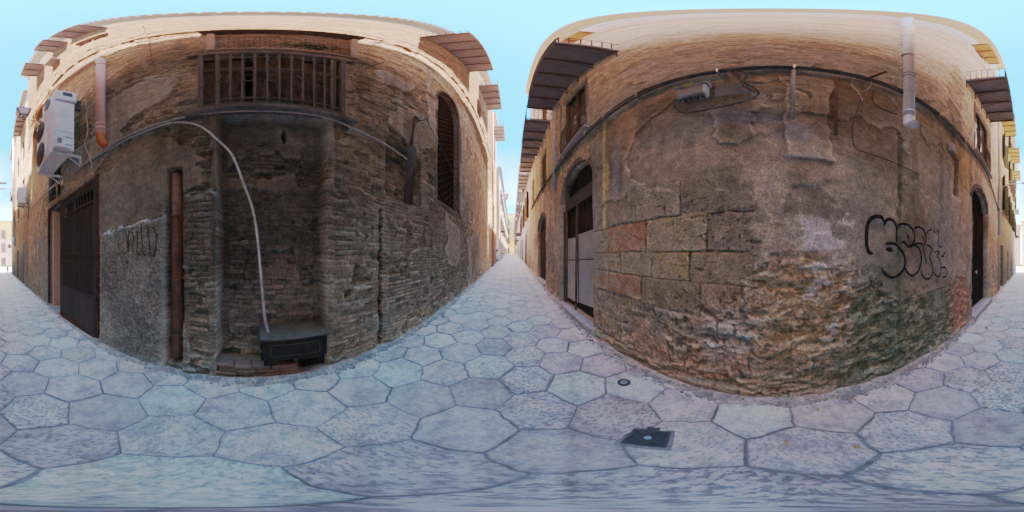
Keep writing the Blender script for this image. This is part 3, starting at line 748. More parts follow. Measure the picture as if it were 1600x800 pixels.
# lattice screen loggia under a projecting slab
lg = obj('loggia', MB().box(XL-.33, XL-.30, -.44, 1.13, 6.76, 9.44), M_BROWNWOOD, houseL); lg['label'] = 'lattice screened loggia under a projecting slab'
lt = MB(); W, Hh, y0, z0 = 1.5, 2.05, -.42, 6.85
k = -2.2
while k < 1.6:
    for sgn in (1, -1):
        a = (k, 0) if sgn > 0 else (k+Hh*.45, 0); b = (k+Hh*.45, Hh) if sgn > 0 else (k, Hh)
        t0, t1 = 0, 1
        # clip to the width
        for lim, s2 in ((0, 1), (W, -1)):
            da = s2*(a[0]-lim); db = s2*(b[0]-lim)
            if da < 0 and db < 0: t0, t1 = 1, 0; break
            if da < 0: t0 = max(t0, da/(da-db))
            elif db < 0: t1 = min(t1, da/(da-db))
        if t1-t0 > .02:
            P = [(XL+.02+.006*sgn, y0+a[0]+(b[0]-a[0])*t, z0+a[1]+(b[1]-a[1])*t) for t in (t0, t1)]
            lt.tube(P, .011, 4)
    k += .105
obj('lattice', lt, mat('sun_bleached_lattice', (.42,.30,.22), .7, 0, .4, (.16,.10,.07), .9, scale=2), lg)
pp = MB()
for y in (-.46, 1.12): pp.box(XL-.02, XL+.07, y-.04, y+.04, 6.76, 9.44, .008)
pp.box(XL-.02, XL+.05, -.42, 1.08, 8.93, 9.0); pp.box(XL-.02, XL+.05, -.42, 1.08, 6.78, 6.86)
obj_each('post', pp, M_CREAM, lg)
obj('canopy', MB().box(XL-.05, XL+.2, -.56, 1.2, 9.46, 9.56, .01), M_BROWNWOOD, lg)
ct = MB()
for i in range(22): ct.tube([(XL+.0, -.55+i*.08, 9.66), (XL+.20, -.55+i*.08, 9.62)], .035, 6)
obj('tiles', ct, M_TERRA, lg)
lf = MB(); rr = random.Random(11)
for i in range(70):
    c = Vector((XL+.06+rr.uniform(-.03,.07), .55+rr.gauss(0, .14), 7.0+rr.random()*.55)); a = rr.uniform(0, 6.28); L = rr.uniform(.04, .09)
    d = Vector((math.cos(a)*.5, math.sin(a), rr.uniform(-.5, .9))).normalized(); s = d.orthogonal().normalized()*.016
    lf.add([c-d*L, c+s, c+d*L, c-s], [(0,1,2,3)])
tag(obj('potted_plant', lf, mat('dry_leaves', (.05,.06,.03), .6)), 'small dark leafy plant behind the lattice of the upper loggia', 'plant')
# arched window with diamond mesh
aw = obj('window', MB().box(XL-.235, XL-.20, 3.34, 5.0, 2.85, 8.12), M_DARK, houseL); aw['label'] = 'tall round headed window behind diamond wire mesh'
ms = MB(); c0 = 4.17; hw = .8
def arch_top(y): return 6.85+1.25*math.sqrt(max(0, 1-((y-c0)/hw)**2))
for sgn in (1, -1):
    k = -8.0
    while k < 8:
        pts = []
        for i in range(0, 301):
            y = 3.37+1.6*i/300; z = 5.2+k+sgn*(y-c0)*.68
            if 2.86 < z < arch_top(y): pts.append((y, z))
        if len(pts) > 3:
            ms.tube([(XL-.03+.008*sgn, pts[0][0], pts[0][1]), (XL-.03+.008*sgn, pts[-1][0], pts[-1][1])], .009, 4)
        k += .215
obj('mesh_grille', ms, M_RUST, aw)
obj('surround', arch_ring(-1, 3.36, 4.98, 6.85, 1.25, .012, .10, 24, 2.85), M_CONC, aw)
obj('sill', MB().box(XL-.1, XL+.03, 3.28, 5.06, 2.76, 2.85, .01), M_CONC, aw)
# doorway and the open iron gate folded over it
dw = obj('doorway', MB().box(XL-.33, XL-.30, -5.29, -2.43, -.35, 3.07), M_DARK, houseL); dw['label'] = 'doorway with pale plastered jamb and open iron gate'
obj_each('jamb', MB().box(XL-.30, XL-.03, -5.08, -4.98, -.25, 2.98, .01).box(XL-.296, XL-.28, -4.98, -4.45, -.2, 3.0), mat('peach_plaster', (.80,.60,.45), .85), dw)
obj('frame', MB().box(XL-.02, XL+.05, -5.35, -5.27, -.28, 3.12, .008).box(XL-.02, XL+.05, -5.27, -4.2, 3.05, 3.12, .006).box(XL-.02, XL+.05, -2.44, -2.36, -.1, 3.1, .008), M_RUST, dw)
obj('threshold', MB().box(XL-.28, XL+.06, -5.26, -4.12, -.26, -.14, .01), M_MARBLE, dw)
obj_each('post', MB().box(XL-.2, XL-.12, -4.45, -4.38, -.2, 3.0).box(XL-.12, XL-.05, -4.36, -4.30, .9, 2.2), mat('orange_painted_wood', (.55,.24,.05), .6), dw)
gt = MB(); xg = XL+.05; G0, G1 = -4.12, -2.44
for (a, b) in ((G0, G0+.05), (G1-.05, G1), (-3.3, -3.25)): gt.box(xg-.02, xg+.02, a, b, -.04, 3.02, .004)
for z in (.0, .72, 1.38, 1.55, 2.55, 2.98): gt.box(xg-.017, xg+.017, G0+.05, G1-.05, z-.022, z+.022)
for i in range(1, 13):
    y = G0+.05+(G1-G0-.1)*i/13; gt.box(xg-.010, xg+.010, y-.010, y+.010, .74, 2.97)
gg = obj('gate', gt, M_IRON, dw)
obj('sheet_panel', MB().box(xg-.010, xg+.012, G0+.05, G1-.05, .02, .70).box(xg-.03, xg-.022, G0+.06, G1-.06, .74, 2.5), mat('rusty_sheet_iron', (.11,.095,.086), .85, 0, .35, (.08,.055,.045), .6, scale=4, stretch=(1,5,.6)), gg)
obj('kick_plate', MB().box(xg-.018, xg+.024, G0, G1, -.17, -.03, .003), M_RUST, gg)
# window grille above the doorway
wv = window_in(houseL, -1, -5.25, -4.15, 3.35, 4.5, .15, False)
gb = MB()
for i in range(10): y = -5.22+i*.118; gb.tube([(XL+.04, y, 3.33), (XL+.04, y, 4.55)], .011, 6)
for z in (3.4, 3.9, 4.4): gb.box(XL+.03, XL+.05, -5.28, -4.1, z-.012, z+.012)
obj('grille', gb, M_IRON, wv)
for (a, b, c, d) in ((-3.3,-2.1,13.1,14.6), (-7.5,-6.3,8.2,10.2), (7.5,8.6,10.8,12.8), (3.6,4.8,15.1,17.2), (8.4,9.6,15.2,17.4)): window_in(houseL, -1, a, b, c, d)
# lattice side screens
sc = MB()
for i in range(16):
    for s in (1, -1):
        z = 6.3+i*.2; sc.tube([(XL+.06, -7.7, z if s > 0 else z+.7), (XL+.06, -6.1, z+.7 if s > 0 else z)], .012, 4)
obj('lattice_screen', sc, M_RUST, houseL)
balcony(houseL, -1, 2.62, 6.2, 15.0, .95, 'deep balcony slab high over the arched window')
balcony(houseL, -1, 7.95, 11.1, 15.5, .97)
balcony(houseL, -1, -3.5, -2.1, 17.3, .55, rail=False); balcony(houseL, -1, -4.9, -3.7, 17.0, .65, rail=False); balcony(houseL, -1, -7.2, -5.8, 16.0, .75, rail=False)
balcony(houseL, -1, -4.9, -4.2, 13.4, .3, rail=False, joists=False)
ev = MB().box(XL-.3, XL+.28, -9.5, 13.6, 20.0, 20.10, .01)
obj('eaves', ev, M_CREAM, houseL)
et = MB()
for i in range(128): et.tube([(XL-.5, -9.4+i*.18, 20.25), (XL+.36, -9.4+i*.18, 20.14)], .075, 6)
obj('roof_tiles', et, M_TERRA, houseL)
# brick ledge and rubble at the foot of the bay
ldg = MB(); rr = random.Random(5)
for row in range(4):
    y = -.44+(.0 if row%2 else .06)
    while y < .36:
        L = rr.uniform(.17, .25); xo = rr.uniform(-.012, .012)
        ldg.box(XL-.12, XL+.045+xo, y, min(y+L, .44), .0+row*.062-.04, .055+row*.062-.04, .012); y += L+.008
obj('brick_ledge', ldg, mat('worn_red_brick', (.32,.19,.14), .9, 0, .3, (.26,.22,.18), .8, scale=5, bump=.6, bdist=.01), houseL)
obj('bay_floor', MB().box(XL-.26, XL-.09, -.40, .46, -.15, .205, .01).box(XL-.26, XL-.01, .44, .77, -.15, .03, .01), mat('dusty_mortar', (.36,.25,.17), .95, 0, .3, (.2,.14,.10), .7, bump=.8), houseL)

# ------------------------------------------------------------------ right house parts
def arched_door(side, y0, y1, z0, zs, rise, rec, lab, leaves=2, transom=None, m=None):
    xo = xs_(side, -rec+.02); c = (y0+y1)/2; hw = (y1-y0)/2
    ring = [(xo, y0, z0), (xo, y1, z0)]+[(xo, c+hw*math.cos(math.pi*i/20), zs+rise*math.sin(math.pi*i/20)) for i in range(21)]
    d = obj('door', MB().poly(ring, (side*.02, 0, 0)), m or M_DARKWOOD, houseR); d['label'] = lab
    p = MB()
    ym = c
    ztop = transom or zs
    for (a, b) in ((y0+.06, ym-.02), (ym+.02, y1-.06)):
        p.box(xo, xo-side*.03, a, b, z0+.02, ztop-.06, .005)
        nz = 4
        for q in range(nz):
            za = z0+.14+(ztop-z0-.3)*q/nz; zb2 = za+(ztop-z0-.3)/nz-.10
            p.box(xo-side*.03, xo-side*.045, a+.09, b-.09, za, zb2, .008)
    obj('leaf', p, m or M_DARKWOOD, d)
    obj('transom', MB().box(xo, xo-side*.05, y0+.03, y1-.03, ztop-.05, ztop+.07, .005).box(xo, xo-side*.04, y0, y0+.06, z0, ztop-.05).box(xo, xo-side*.04, y1-.06, y1, z0, ztop-.05), m or M_DARKWOOD, d)
    obj('archivolt', arch_ring(side, y0, y1, zs, rise, .015, .13, 22), M_CONC, d)
    return d
d1 = arched_door(1, 2.42, 4.25, .10, 2.95, .75, .25, 'tall arched opening closed with pale boards', transom=2.7)
obj('sill_step', MB().box(XR-.10, XR+.26, 2.30, 4.42, -.02, .24, .015), M_MARBLE, d1)
obj('sign_band', MB().box(XR+.12, XR+.15, 2.46, 4.20, 2.72, 3.02), mat('faded_green_panel', (.10,.10,.095), .7, 0, .2), d1)
br = [(XR+.12, 2.55, .52), (XR+.12, 3.30, .45), (XR+.12, 3.34, 1.98), (XR+.12, 2.5, 2.0)]
obj('board', MB().poly(br, (.02, 0, 0)), M_BOARD, d1)
obj('board', MB().poly([(XR+.11, 3.36, .42), (XR+.11, 4.02, .4), (XR+.11, 4.0, 1.95), (XR+.11, 3.42, 1.93)], (.02, 0, 0)), M_BOARD, d1)
obj_each('brace', MB().tube([(XR+.07, 3.36, .25), (XR+.07, 3.30, 2.68)], .028, 4).tube([(XR+.05, 2.45, 1.45), (XR+.05, 4.2, 1.38)], .012, 6).box(XR+.06, XR+.12, 4.08, 4.2, .25, 2.7).box(XR+.06, XR+.13, 2.43, 2.5, .25, 2.7), M_BROWNWOOD, d1)
d2 = arched_door(1, 6.25, 8.2, .28, 2.75, .6, .2, 'dark arched doorway further up the street')
obj('sill_step', MB().box(XR-.10, XR+.22, 6.2, 8.3, .22, .40, .015), M_MARBLE, d2)
d3 = arched_door(1, -5.85, -4.0, -.10, 3.1, .55, .24, 'dark panelled arched door near the graffiti', transom=3.0, m=mat('black_brown_door', (.028,.024,.023), .55, 0, .3, (.05,.045,.04), .5))
obj('sill_step', MB().box(XR-.14, XR+.24, -5.95, -3.9, -.36, -.08, .015), M_MARBLE, d3)
obj('handle', MB().tube([(XR+.17, -4.86, 1.0), (XR+.13, -4.86, 1.0)], .02, 8).tube([(XR+.13, -4.86, 1.06), (XR+.13, -4.86, .94)], .012, 6), M_GREY, d3)
def french(y0, y1, z0, z1, lab):
    f = window_in(houseR, 1, y0, y1, z0, z1, .2, False, M_BROWNWOOD); f['label'] = lab
    r = MB(); x = XR-.03
    for z in (z0+.08, z0+.2, z0+1.05): r.box(x-.012, x+.012, y0, y1, z-.012, z+.012)
    n = int((y1-y0)/.12)
    for i in range(n+1):
        y = y0+.02+(y1-y0-.04)*i/n
        r.tube([(x, y, z0+.08), (x-.03, y, z0+.4), (x-.03, y, z0+.6), (x, y, z0+1.05)], .009, 5)
        if i < n: r.tube([(x-.015, y+.06+.045*math.cos(t), z0+.8+.06*math.sin(t)) for t in np.linspace(0, 2*math.pi, 9)], .007, 4)
    obj('railing', r, M_IRON, f)
    obj_each('frame', MB().box(XR-.02, XR+.05, y0-.09, y0-.01, z0-.02, z1).box(XR-.02, XR+.05, y1+.01, y1+.09, z0-.02, z1), M_CONC, f)
    obj('sill', MB().box(XR-.10, XR+.1, y0-.14, y1+.14, z0-.09, z0-.02, .01), M_MARBLE, f)
    return f
french(2.70, 4.17, 4.5, 7.3, 'french window with iron railing over the boarded arch')
french(-6.2, -4.25, 4.9, 7.6, 'french window with iron railing over the dark arched door')
window_in(houseR, 1, 6.1, 7.5, 4.4, 6.6, .18); window_in(houseR, 1, 9.6, 10.8, 4.8, 7.0, .18)
for (a, b, c, d) in ((2.8,4.2,9,11.4), (2.6,4.0,15,17.2), (-5.7,-4.3,8.7,11), (-5.6,-4.2,15.2,17.2), (6.1,7.5,8.5,11)): window_in(houseR, 1, a, b, c, d, .2)
obj('slot_window', MB().box(XR+.10, XR+.13, -3.1, -2.86, 2.75, 3.62), M_DARK, houseR)
balcony(houseR, 1, 1.68, 5.1, 8.05, .86, 'wide balcony over the boarded arch', braces=True)
balcony(houseR, 1, 5.5, 8.5, 7.6, .86, braces=True); balcony(houseR, 1, 9.2, 11.4, 8.0, .8, braces=True)
balcony(houseR, 1, -6.3, -3.5, 8.4, .94, 'balcony over the dark arched door', braces=True)
balcony(houseR, 1, -6.0, -3.9, 16.2, .42, slab_m=M_OCHRE, rail=False)
balcony(houseR, 1, 2.3, 4.6, 14.6, .3, slab_m=M_OCHRE, rail=False)
cn = MB(); prof = [(0, 19.0), (.06, 19.0), (.10, 19.2), (.2, 19.28), (.24, 19.45), (.36, 19.55), (.40, 19.75), (.40, 19.85), (-.3, 19.9), (-.3, 19.0)]
cn.poly([(XR-p, -8.02, z) for p, z in prof], (0, 19.6, 0)); obj('cornice', cn, M_OCHRE, houseR)
# graffiti traced on the plaster
def stroke(mb, side, pts, w, off=.006):
    P = [Vector((0, p[0], p[1])) for p in pts]; P = catmull(P, 8)
    Q = [P[0]]
    for p in P[1:]:
        while (p-Q[-1]).length > .012: Q.append(Q[-1]+(p-Q[-1]).normalized()*.01)
    vs, fs = [], []; n = len(Q)
    for i, p in enumerate(Q):
        t = (Q[min(i+1, n-1)]-Q[max(0, i-1)]).normalized(); s = Vector((0, -t.z, t.y))
        ww = w*1.05*(.9+.2*random.random())*min(1, .45+min(i, n-1-i)*.14)
        for k in range(5):
            q = p+s*ww*(k/4-.5)
            x = surf(side, q.y, q.z); vs.append((x-side*off, q.y, q.z))
    for i in range(n-1):
        for k in range(4): fs.append((i*5+k, (i+1)*5+k, (i+1)*5+k+1, i*5+k+1))
    mb.add(vs, fs)
def trace(zx, zy, u0, v0, s, side):
    p = px(side, u0+zx/s, v0+zy/s); return (p[1], p[2])
G = MB(); T = lambda pts: [trace(a, b, 1330, 320, 6.153, 1) for a, b in pts]
for pts, w in (
    ([(205,470),(165,455),(145,390),(142,300),(148,220),(165,165),(200,125),(250,112),(290,125),(305,165)], .042),
    ([(310,205),(320,165),(345,142),(380,145),(410,170),(430,220),(438,290),(430,350),(420,375)], .034),
    ([(325,378),(370,370),(410,375),(450,400),(490,450),(510,510),(515,580),(490,640),(440,685),(390,700),(345,680),(305,640),(285,595)], .034),
    ([(330,425),(360,430),(405,437)], .05),
    ([(440,215),(465,190),(500,185),(545,200),(580,240),(598,300),(595,355),(575,395),(540,410)], .030),
    ([(535,280),(542,310),(540,340)], .04),
    ([(480,360),(510,362),(540,400),(600,385),(645,430),(668,500),(660,580),(630,650),(580,680),(540,655),(515,600)], .030),
    ([(590,235),(630,215),(670,230),(700,270),(712,320),(705,385)], .028),
    ([(605,375),(645,372),(680,385),(690,440),(705,520),(720,580)], .024),
    ([(715,385),(750,400),(765,440),(745,500),(770,560),(780,640),(755,700),(715,712),(680,680),(662,630)], .026),
    ([(675,290),(690,340),(700,400)], .022),
    ([(715,280),(740,245),(770,240)], .022), ([(790,235),(790,280)], .040),
    ([(810,245),(835,260),(840,310),(832,380),(850,405),(878,405)], .020),
    ([(795,460),(820,445),(845,460),(820,480),(845,540),(858,610),(855,670),(825,690),(790,660),(785,630)], .022),
    ([(905,440),(890,475),(862,500),(895,492)], .020),
    ([(862,600),(900,605),(918,640),(905,690),(870,690)], .026)):
    stroke(G, 1, T(pts), w, .011)
g = obj('graffiti', G, M_PAINT, houseR); g['label'] = 'black outlined bubble letter tag on the plaster'
G = MB(); T = lambda pts: [trace(a, b, 160, 320, 5.715, -1) for a, b in pts]
for pts, w in (
    ([(215,380),(212,430),(245,430),(255,370),(240,250),(225,225)], .014), ([(270,210),(262,330),(268,440)], .013),
    ([(285,220),(310,280),(300,380),(310,440)], .014), ([(330,230),(345,300),(340,430),(375,445)], .014),
    ([(375,170),(378,280),(395,430),(420,445)], .014), ([(400,200),(430,190),(440,230),(425,300)], .013),
    ([(425,240),(450,330),(450,420),(465,460),(495,430),(508,330),(490,220),(460,210)], .014), ([(280,215),(350,210),(400,215),(480,205)], .010),
    ([(75,250),(40,248),(38,340),(75,310),(78,260)], .008), ([(45,345),(42,420)], .007),
    ([(175,240),(172,400)], .007), ([(120,250),(230,235)], .007),
    ([(60,610),(50,670),(90,740),(150,730),(165,650),(140,600),(80,605)], .010), ([(90,520),(120,505),(155,515)], .010), ([(240,495),(262,515),(250,525)], .022)):
    stroke(G, -1, T(pts), w*1.2, .012)
g = obj('graffiti', G, M_FADED, houseL); g['label'] = 'faint dark scrawl on rough grey render'

# ------------------------------------------------------------------ further houses: details
for y in (13, 17, 21.5, 26, 31, 36, 42, 48, 54):
    for z in (4.6, 8.4):
        window_in(houseR2, 1, y, y+1.1, z, z+2.3, .13)
        if (y*7+z*3) % 5 > 1.5: shutters(houseR2, 1, y, y+1.1, z, z+2.3, M_GREENW if y % 3 == 0 else None)
for y in (14.5, 19.2, 24, 30, 38, 46):
    obj('door', MB().box(XR+.12, XR+.16, y, y+1.4, gz(y)-.1, gz(y)+2.7, .005), M_DARKWOOD, houseR2)
    obj('door_surround', MB().box(XR-.03, XR+.1, y-.12, y, gz(y), gz(y)+2.8).box(XR-.03, XR+.1, y+1.4, y+1.52, gz(y), gz(y)+2.8).box(XR-.04, XR+.1, y-.12, y+1.52, gz(y)+2.7, gz(y)+2.86), M_CONC, houseR2)
for i, (a, b, z) in enumerate(((12.6,15.6,8.3), (16.3,19.4,8.2), (21,24.5,8.3), (25.5,28.5,8.3), (30.5,34,8.3), (35.5,39,8.3), (41.5,45,8.3), (47.5,51,8.3), (53.4,57,8.3), (21,24,4.5), (30.5,33.5,4.5), (41.5,44.5,4.5))): balcony(houseR2, 1, a, b, z, .8, braces=i < 3)
obj('cornice', MB().poly([(XR-p, 11.6, z-5.6) for p, z in prof], (0, 46.8, 0)), M_OCHRE, houseR2)
for y in (23, 27, 31.5, 36, 41, 46, 51):
    for z in (5.2, 9.2): window_in(houseL3, -1, y, y+1.1, z, z+2.1, .1); shutters(houseL3, -1, y, y+1.1, z, z+2.1)
balcony(houseL3, -1, 22.6, 24.6, 5.1, .45); balcony(houseL3, -1, 26.6, 28.6, 5.1, .45)
obj('cornice', MB().box(XL-.2, XL+.3, 21, 59, 14.2, 14.45, .02), M_CREAM, houseL3)
window_in(houseL2, -1, 14.6, 15.8, 4, 6.4, .13); window_in(houseL2, -1, 14.6, 15.8, 8.5, 11, .13)
balcony(houseL2, -1, 13.7, 16.4, 15.5, .97); obj('door', MB().box(XL-.14, XL-.10, 14.7, 15.8, .7, 3.2, .005), M_DARKWOOD, houseL2)
obj('cornice', MB().box(XL-.2, XL+.3, 13.62, 17.2, 18.0, 18.2, .02), M_CREAM, houseL2)
for (a, b, c, d) in ((-12,-10.8,5.0,7.4), (-15.5,-14,4.6,7), (-19,-17.5,4.6,7), (-12,-10.8,9.2,11.4), (-15.5,-14,9.2,11.4)): window_in(houseL4, -1, a, b, c, d, .13)
balcony(houseL4, -1, -13.2, -10.2, 13.5, .6); balcony(houseL4, -1, -19.2, -17.3, 8.2, .5)
lv = MB()
for i in range(16): lv.box(XL-.16, XL-.06, -11.55, -10.55, -.5+i*.18, -.42+i*.18)
obj('louvred_gate', lv, M_IRON, houseL4)
obj('gate_post', MB().box(XL-.02, XL+.08, -10.5, -10.35, -.5, 2.5, .01), M_MARBLE, houseL4)
obj('cornice', MB().box(XL-.2, XL+.3, -23.4, -9.5, 17.0, 17.2, .02), M_CREAM, houseL4)
for y in (-11.2, -15.2, -19.5, -24):
    for z in (4.4, 8.3, 12): window_in(houseR3, 1, y, y+1.2, z, z+2.4, .13); shutters(houseR3, 1, y, y+1.2, z, z+2.4, M_GREENW)
balcony(houseR3, 1, -11.4, -9.2, 11.8, .8, slab_m=M_OCHRE); balcony(houseR3, 1, -16.2, -13.4, 11.9, .95, slab_m=M_OCHRE)
balcony(houseR3, 1, -16.4, -13.6, 8.2, .55); balcony(houseR3, 1, -20.6, -18, 11.8, .9, slab_m=M_OCHRE); balcony(houseR3, 1, -25, -22.5, 4.3, .6); balcony(houseR3, 1, -25, -22.5, 8.0, .6)
obj('cornice', MB().poly([(XR-p, -27.3, z-3) for p, z in prof], (0, 19.2, 0)), M_OCHRE, houseR3)
# houses closing the views
def far_house(name, label, x0, x1, y, zt, m, back, floors, m2=None):
    t = thing(name, label, 'house', ((x0+x1)/2, y, gz(y)))
    f = 1 if back else -1
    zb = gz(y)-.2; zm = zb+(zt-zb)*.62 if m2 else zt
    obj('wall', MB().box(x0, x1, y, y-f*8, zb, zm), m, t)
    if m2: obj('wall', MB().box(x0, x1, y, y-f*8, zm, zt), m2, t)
    obj('cornice', MB().box(x0-.3, x1+.3, y+f*.35, y-f*8.3, zt, zt+.3, .03), M_CREAM, t)
    n = int((x1-x0)/2.6)
    for i in range(n):
        cx = x0+(i+.5)*(x1-x0)/n
        for k in range(floors):
            z0 = gz(y)+.3+k*3.6 if k else gz(y)
            w = obj('window' if k else 'door', MB().box(cx-.55, cx+.55, y+f*.02, y+f*.06, z0, z0+2.3), M_BROWNWOOD if k else M_DARKWOOD, t)
            obj('frame', MB().box(cx-.68, cx-.56, y, y+f*.09, z0, z0+2.42).box(cx+.56, cx+.68, y, y+f*.09, z0, z0+2.42).box(cx-.68, cx+.68, y, y+f*.1, z0+2.42, z0+2.56), M_CREAM, w)
            if k:
                b = obj('balcony', MB().box(cx-.9, cx+.9, y, y+f*.7, z0-.15, z0-.03, .01), M_CONC, t); r = MB()
                for q in range(15): r.box(cx-.88+q*.125, cx-.87+q*.125, y+f*.65, y+f*.66, z0-.03, z0+.9)
                r.box(cx-.9, cx+.9, y+f*.64, y+f*.67, z0+.88, z0+.92); obj('railing', r, M_IRON, b)
    return t
M_YEL = mat('yellow_plaster_and_sunlit_tone', (.72,.50,.14), .85, 0, .08, (.6,.42,.16), .4, scale=1)
M_PKP = mat('pink_beige_plaster', (.60,.44,.38), .85, 0, .1, (.5,.36,.3), .5, scale=1)
far_house('yellow_house', 'bright yellow house closing the upper end of the alley', -9, 9, 62, 17.5, M_YEL, False, 4)
far_house('pink_square_house', 'pink house with upper part coloured yellow for sunlight across the square at the lower end', -14, .5, -44, 10.8, M_PKP, True, 3, M_YEL)  # sunlit upper part painted as a second wall colour
far_house('beige_square_house', 'beige house with railed balconies across the square at the lower end', 1.2, 14, -46, 10.2, M_CREAM, True, 3)

# ------------------------------------------------------------------ pipes and cables
def pipe(name, lab, cat, pts, r, m, parts=(), n=12, smooth=0, group=None):
    if not parts: return tag(obj(name, MB().tube(pts, r, n, smooth=smooth), m, None, True), lab, cat, group)
    t = thing(name, lab, cat, pts[0], group)
    obj('pipe', MB().tube(pts, r, n, smooth=smooth), m, t, True)
    for nm, mb, mm in parts: obj_each(nm, mb, mm, t, True)
    return t
def clamps(pts, r, m=M_GREYD):
    mb = MB()
    for p in pts: mb.tube([(p[0], p[1], p[2]-.02), (p[0], p[1], p[2]+.02)], r, 12); 
    return mb
xp = XL+.10
pipe('rainwater_pipe', 'pink downpipe with orange elbow beside the big air conditioner', 'drainpipe', [(xp, -2.2, 3.98), (xp, -2.2, 8.55)], .085, M_PINK,
     (('elbow', MB().tube([(xp, -2.2, 4.0), (xp, -2.2, 3.86), (xp-.02, -2.19, 3.76), (xp-.08, -2.17, 3.68)], .078, 12, smooth=4), M_ORANGE),
      ('collar', clamps([(xp, -2.2, 4.15), (xp, -2.2, 4.3)], .096, M_PINK), M_PINK), ('clamp', clamps([(xp, -2.2, 7.9)], .092), M_IRON)))
pipe('gutter_pipe', 'thin pink pipe running along the house from the pink downpipe toward the lantern', 'drainpipe', [(XL+.08, -2.2, 8.6), (XL+.08, -2.8, 8.75), (XL+.07, -4.0, 9.2), (XL+.07, -5.8, 10.0), (XL+.07, -8.2, 11.2)], .04, M_PINK,
     (('second_pipe', MB().tube([(XL+.12, -2.2, 8.5), (XL+.10, -4.0, 9.06), (XL+.10, -5.8, 9.85), (XL+.10, -8.2, 11.05)], .028, 8, smooth=4), M_PINK),), smooth=4)
xp = XR-.11
pipe('rainwater_pipe', 'white plastic downpipe with bent foot above the graffiti', 'drainpipe', [(xp, -1.40, 18.5), (xp, -1.36, 13.6), (xp, -1.36, 13.3), (xp, -1.42, 12.6), (xp, -1.42, 3.60)], .07, M_PVCW,
     (('elbow', MB().tube([(xp, -1.42, 3.62), (xp, -1.42, 3.50), (xp-.03, -1.40, 3.40), (xp-.13, -1.36, 3.32)], .071, 12, smooth=4), M_PVCW),
      ('collar', clamps([(xp, -1.42, 3.75), (xp, -1.42, 8.2), (xp, -1.42, 12.4)], .080), M_PVCW), ('clamp', clamps([(xp, -1.42, 5.3), (xp, -1.42, 5.15), (xp, -1.42, 9.8), (xp, -1.37, 14.8), (xp, -1.40, 6.7)], .077), M_GREYD)))
pipe('cast_pipe', 'old rusty clay pipe standing in the narrow slot beside the brick pier', 'drainpipe', [(XL-.06, -.90, .14), (XL-.06, -.90, 2.55)], .07, M_TERRA,
     (('collar', clamps([(XL-.06, -.90, .5), (XL-.06, -.90, 1.22), (XL-.06, -.90, 1.98)], .082), M_TERRA),))
pipe('cast_pipe', 'dull brown pipe section in the hacked hollow next to the tall arched window', 'drainpipe', [(XL-.0, 2.24, 2.42), (XL+.02, 2.32, 3.72)], .08, mat('dull_brown_pipe', (.09,.062,.055), .8, 0, .2, (.06,.04,.035), .6))
pipe('vent_pipe', 'thin rusty pipe rising from the dull brown pipe near the arched window', 'drainpipe', [(XL+.03, 2.28, 3.55), (XL+.05, 2.36, 4.72), (XL+.02, 2.5, 4.8), (XL-.03, 2.75, 4.82)], .024, M_RUST, smooth=3)
pipe('red_pipe', 'slim red downpipe at the far end of the dark brick house', 'drainpipe', [(XL+.08, 13.4, .62), (XL+.08, 13.4, 17.8)], .07, mat('red_painted_pipe', (.42,.17,.13), .5, 0, .12))
pipe('zinc_pipe', 'tall zinc rainwater pipe at the lower end, behind the wall lantern', 'drainpipe', [(XL+.2, -17.4, 3.4), (XL+.2, -17.4, 16.6)], .14, M_ZINC,
     (('shoe', MB().tube([(XL+.2, -17.4, 3.5), (XL+.2, -17.4, 3.0), (XL+.1, -17.3, 2.6)], [.2, .2, .08], 10), M_ZINC),))
pipe('pale_pipe', 'pale rainwater pipe past the balcony over the dark arched door', 'drainpipe', [(XR-.08, -8.3, 2.6), (XR-.08, -8.3, 16.0)], .075, M_PVCW)
pipe('pale_pipe', 'pale short pipe beside the french window over the boarded arch', 'drainpipe', [(XR-.07, 4.75, 3.6), (XR-.07, 4.75, 7.9)], .045, M_GREYB)
pipe('stub_pipe', 'white short conduit hanging under the cable bundle near the junction box', 'conduit', [(XR-.05, -.20, 2.96), (XR-.05, -.20, 4.30)], .016, M_GREYB, n=10)
pipe('stub_pipe', 'rusty short conduit hanging under the cable bundle left of the white downpipe', 'conduit', [(XR-.03, -.57, 2.80), (XR-.03, -.57, 4.25)], .016, M_TERRA, n=10)
def wobble(pts, a, seed):
    r = random.Random(seed); return [(p[0]+r.uniform(-a, a)*.5, p[1], p[2]+r.uniform(-a, a)) for p in pts]
Lp = [(XL+.04, y, z) for y, z in ((-16, 5.0), (-10.4, 4.3), (-6, 3.95), (-4, 3.75), (-2.5, 3.58), (-1.7, 3.58), (-.93, 3.56), (0, 3.49), (.7, 3.52), (1.15, 3.44), (1.6, 3.40), (2.15, 3.32))]
cb = thing('cable_bundle', 'grey cables running along the dark brick house under the cage window', 'cable', (XL, 0, 3.5))
obj('cable', MB().tube(Lp, .014, 7, smooth=5), M_CABLEW, cb, True)
obj('cable', MB().tube([(p[0]-.01, p[1], p[2]-.035) for p in wobble(Lp, .02, 1)][:9], .018, 7, smooth=5), M_CABLE, cb, True)
obj('cable', MB().tube([(p[0]+.01, p[1], p[2]-.07) for p in wobble(Lp, .025, 2)][:7], .013, 7, smooth=5), M_CABLEW, cb, True)
cp = [px(-1, u, v, d) for u, v, d in ((262,193,.05), (285,191,.07), (312,198,.10), (340,218,.13), (362,243,.14), (380,285,.12), (394,325,.10), (402,370,.10), (407,420,.12), (410,465,.12), (414,498,.10), (419,519,.07))]
tag(obj('loose_conduit', MB().tube([(p[0]+.008*math.sin(7*i), p[1]+.012*math.sin(3*i+1), p[2]) if 1 < i < 10 else p for i, p in enumerate(cp)], .012, 8, smooth=6), M_CABLEW, None, True), 'pale flexible conduit drooping from the wall cables to the black metal box', 'conduit')
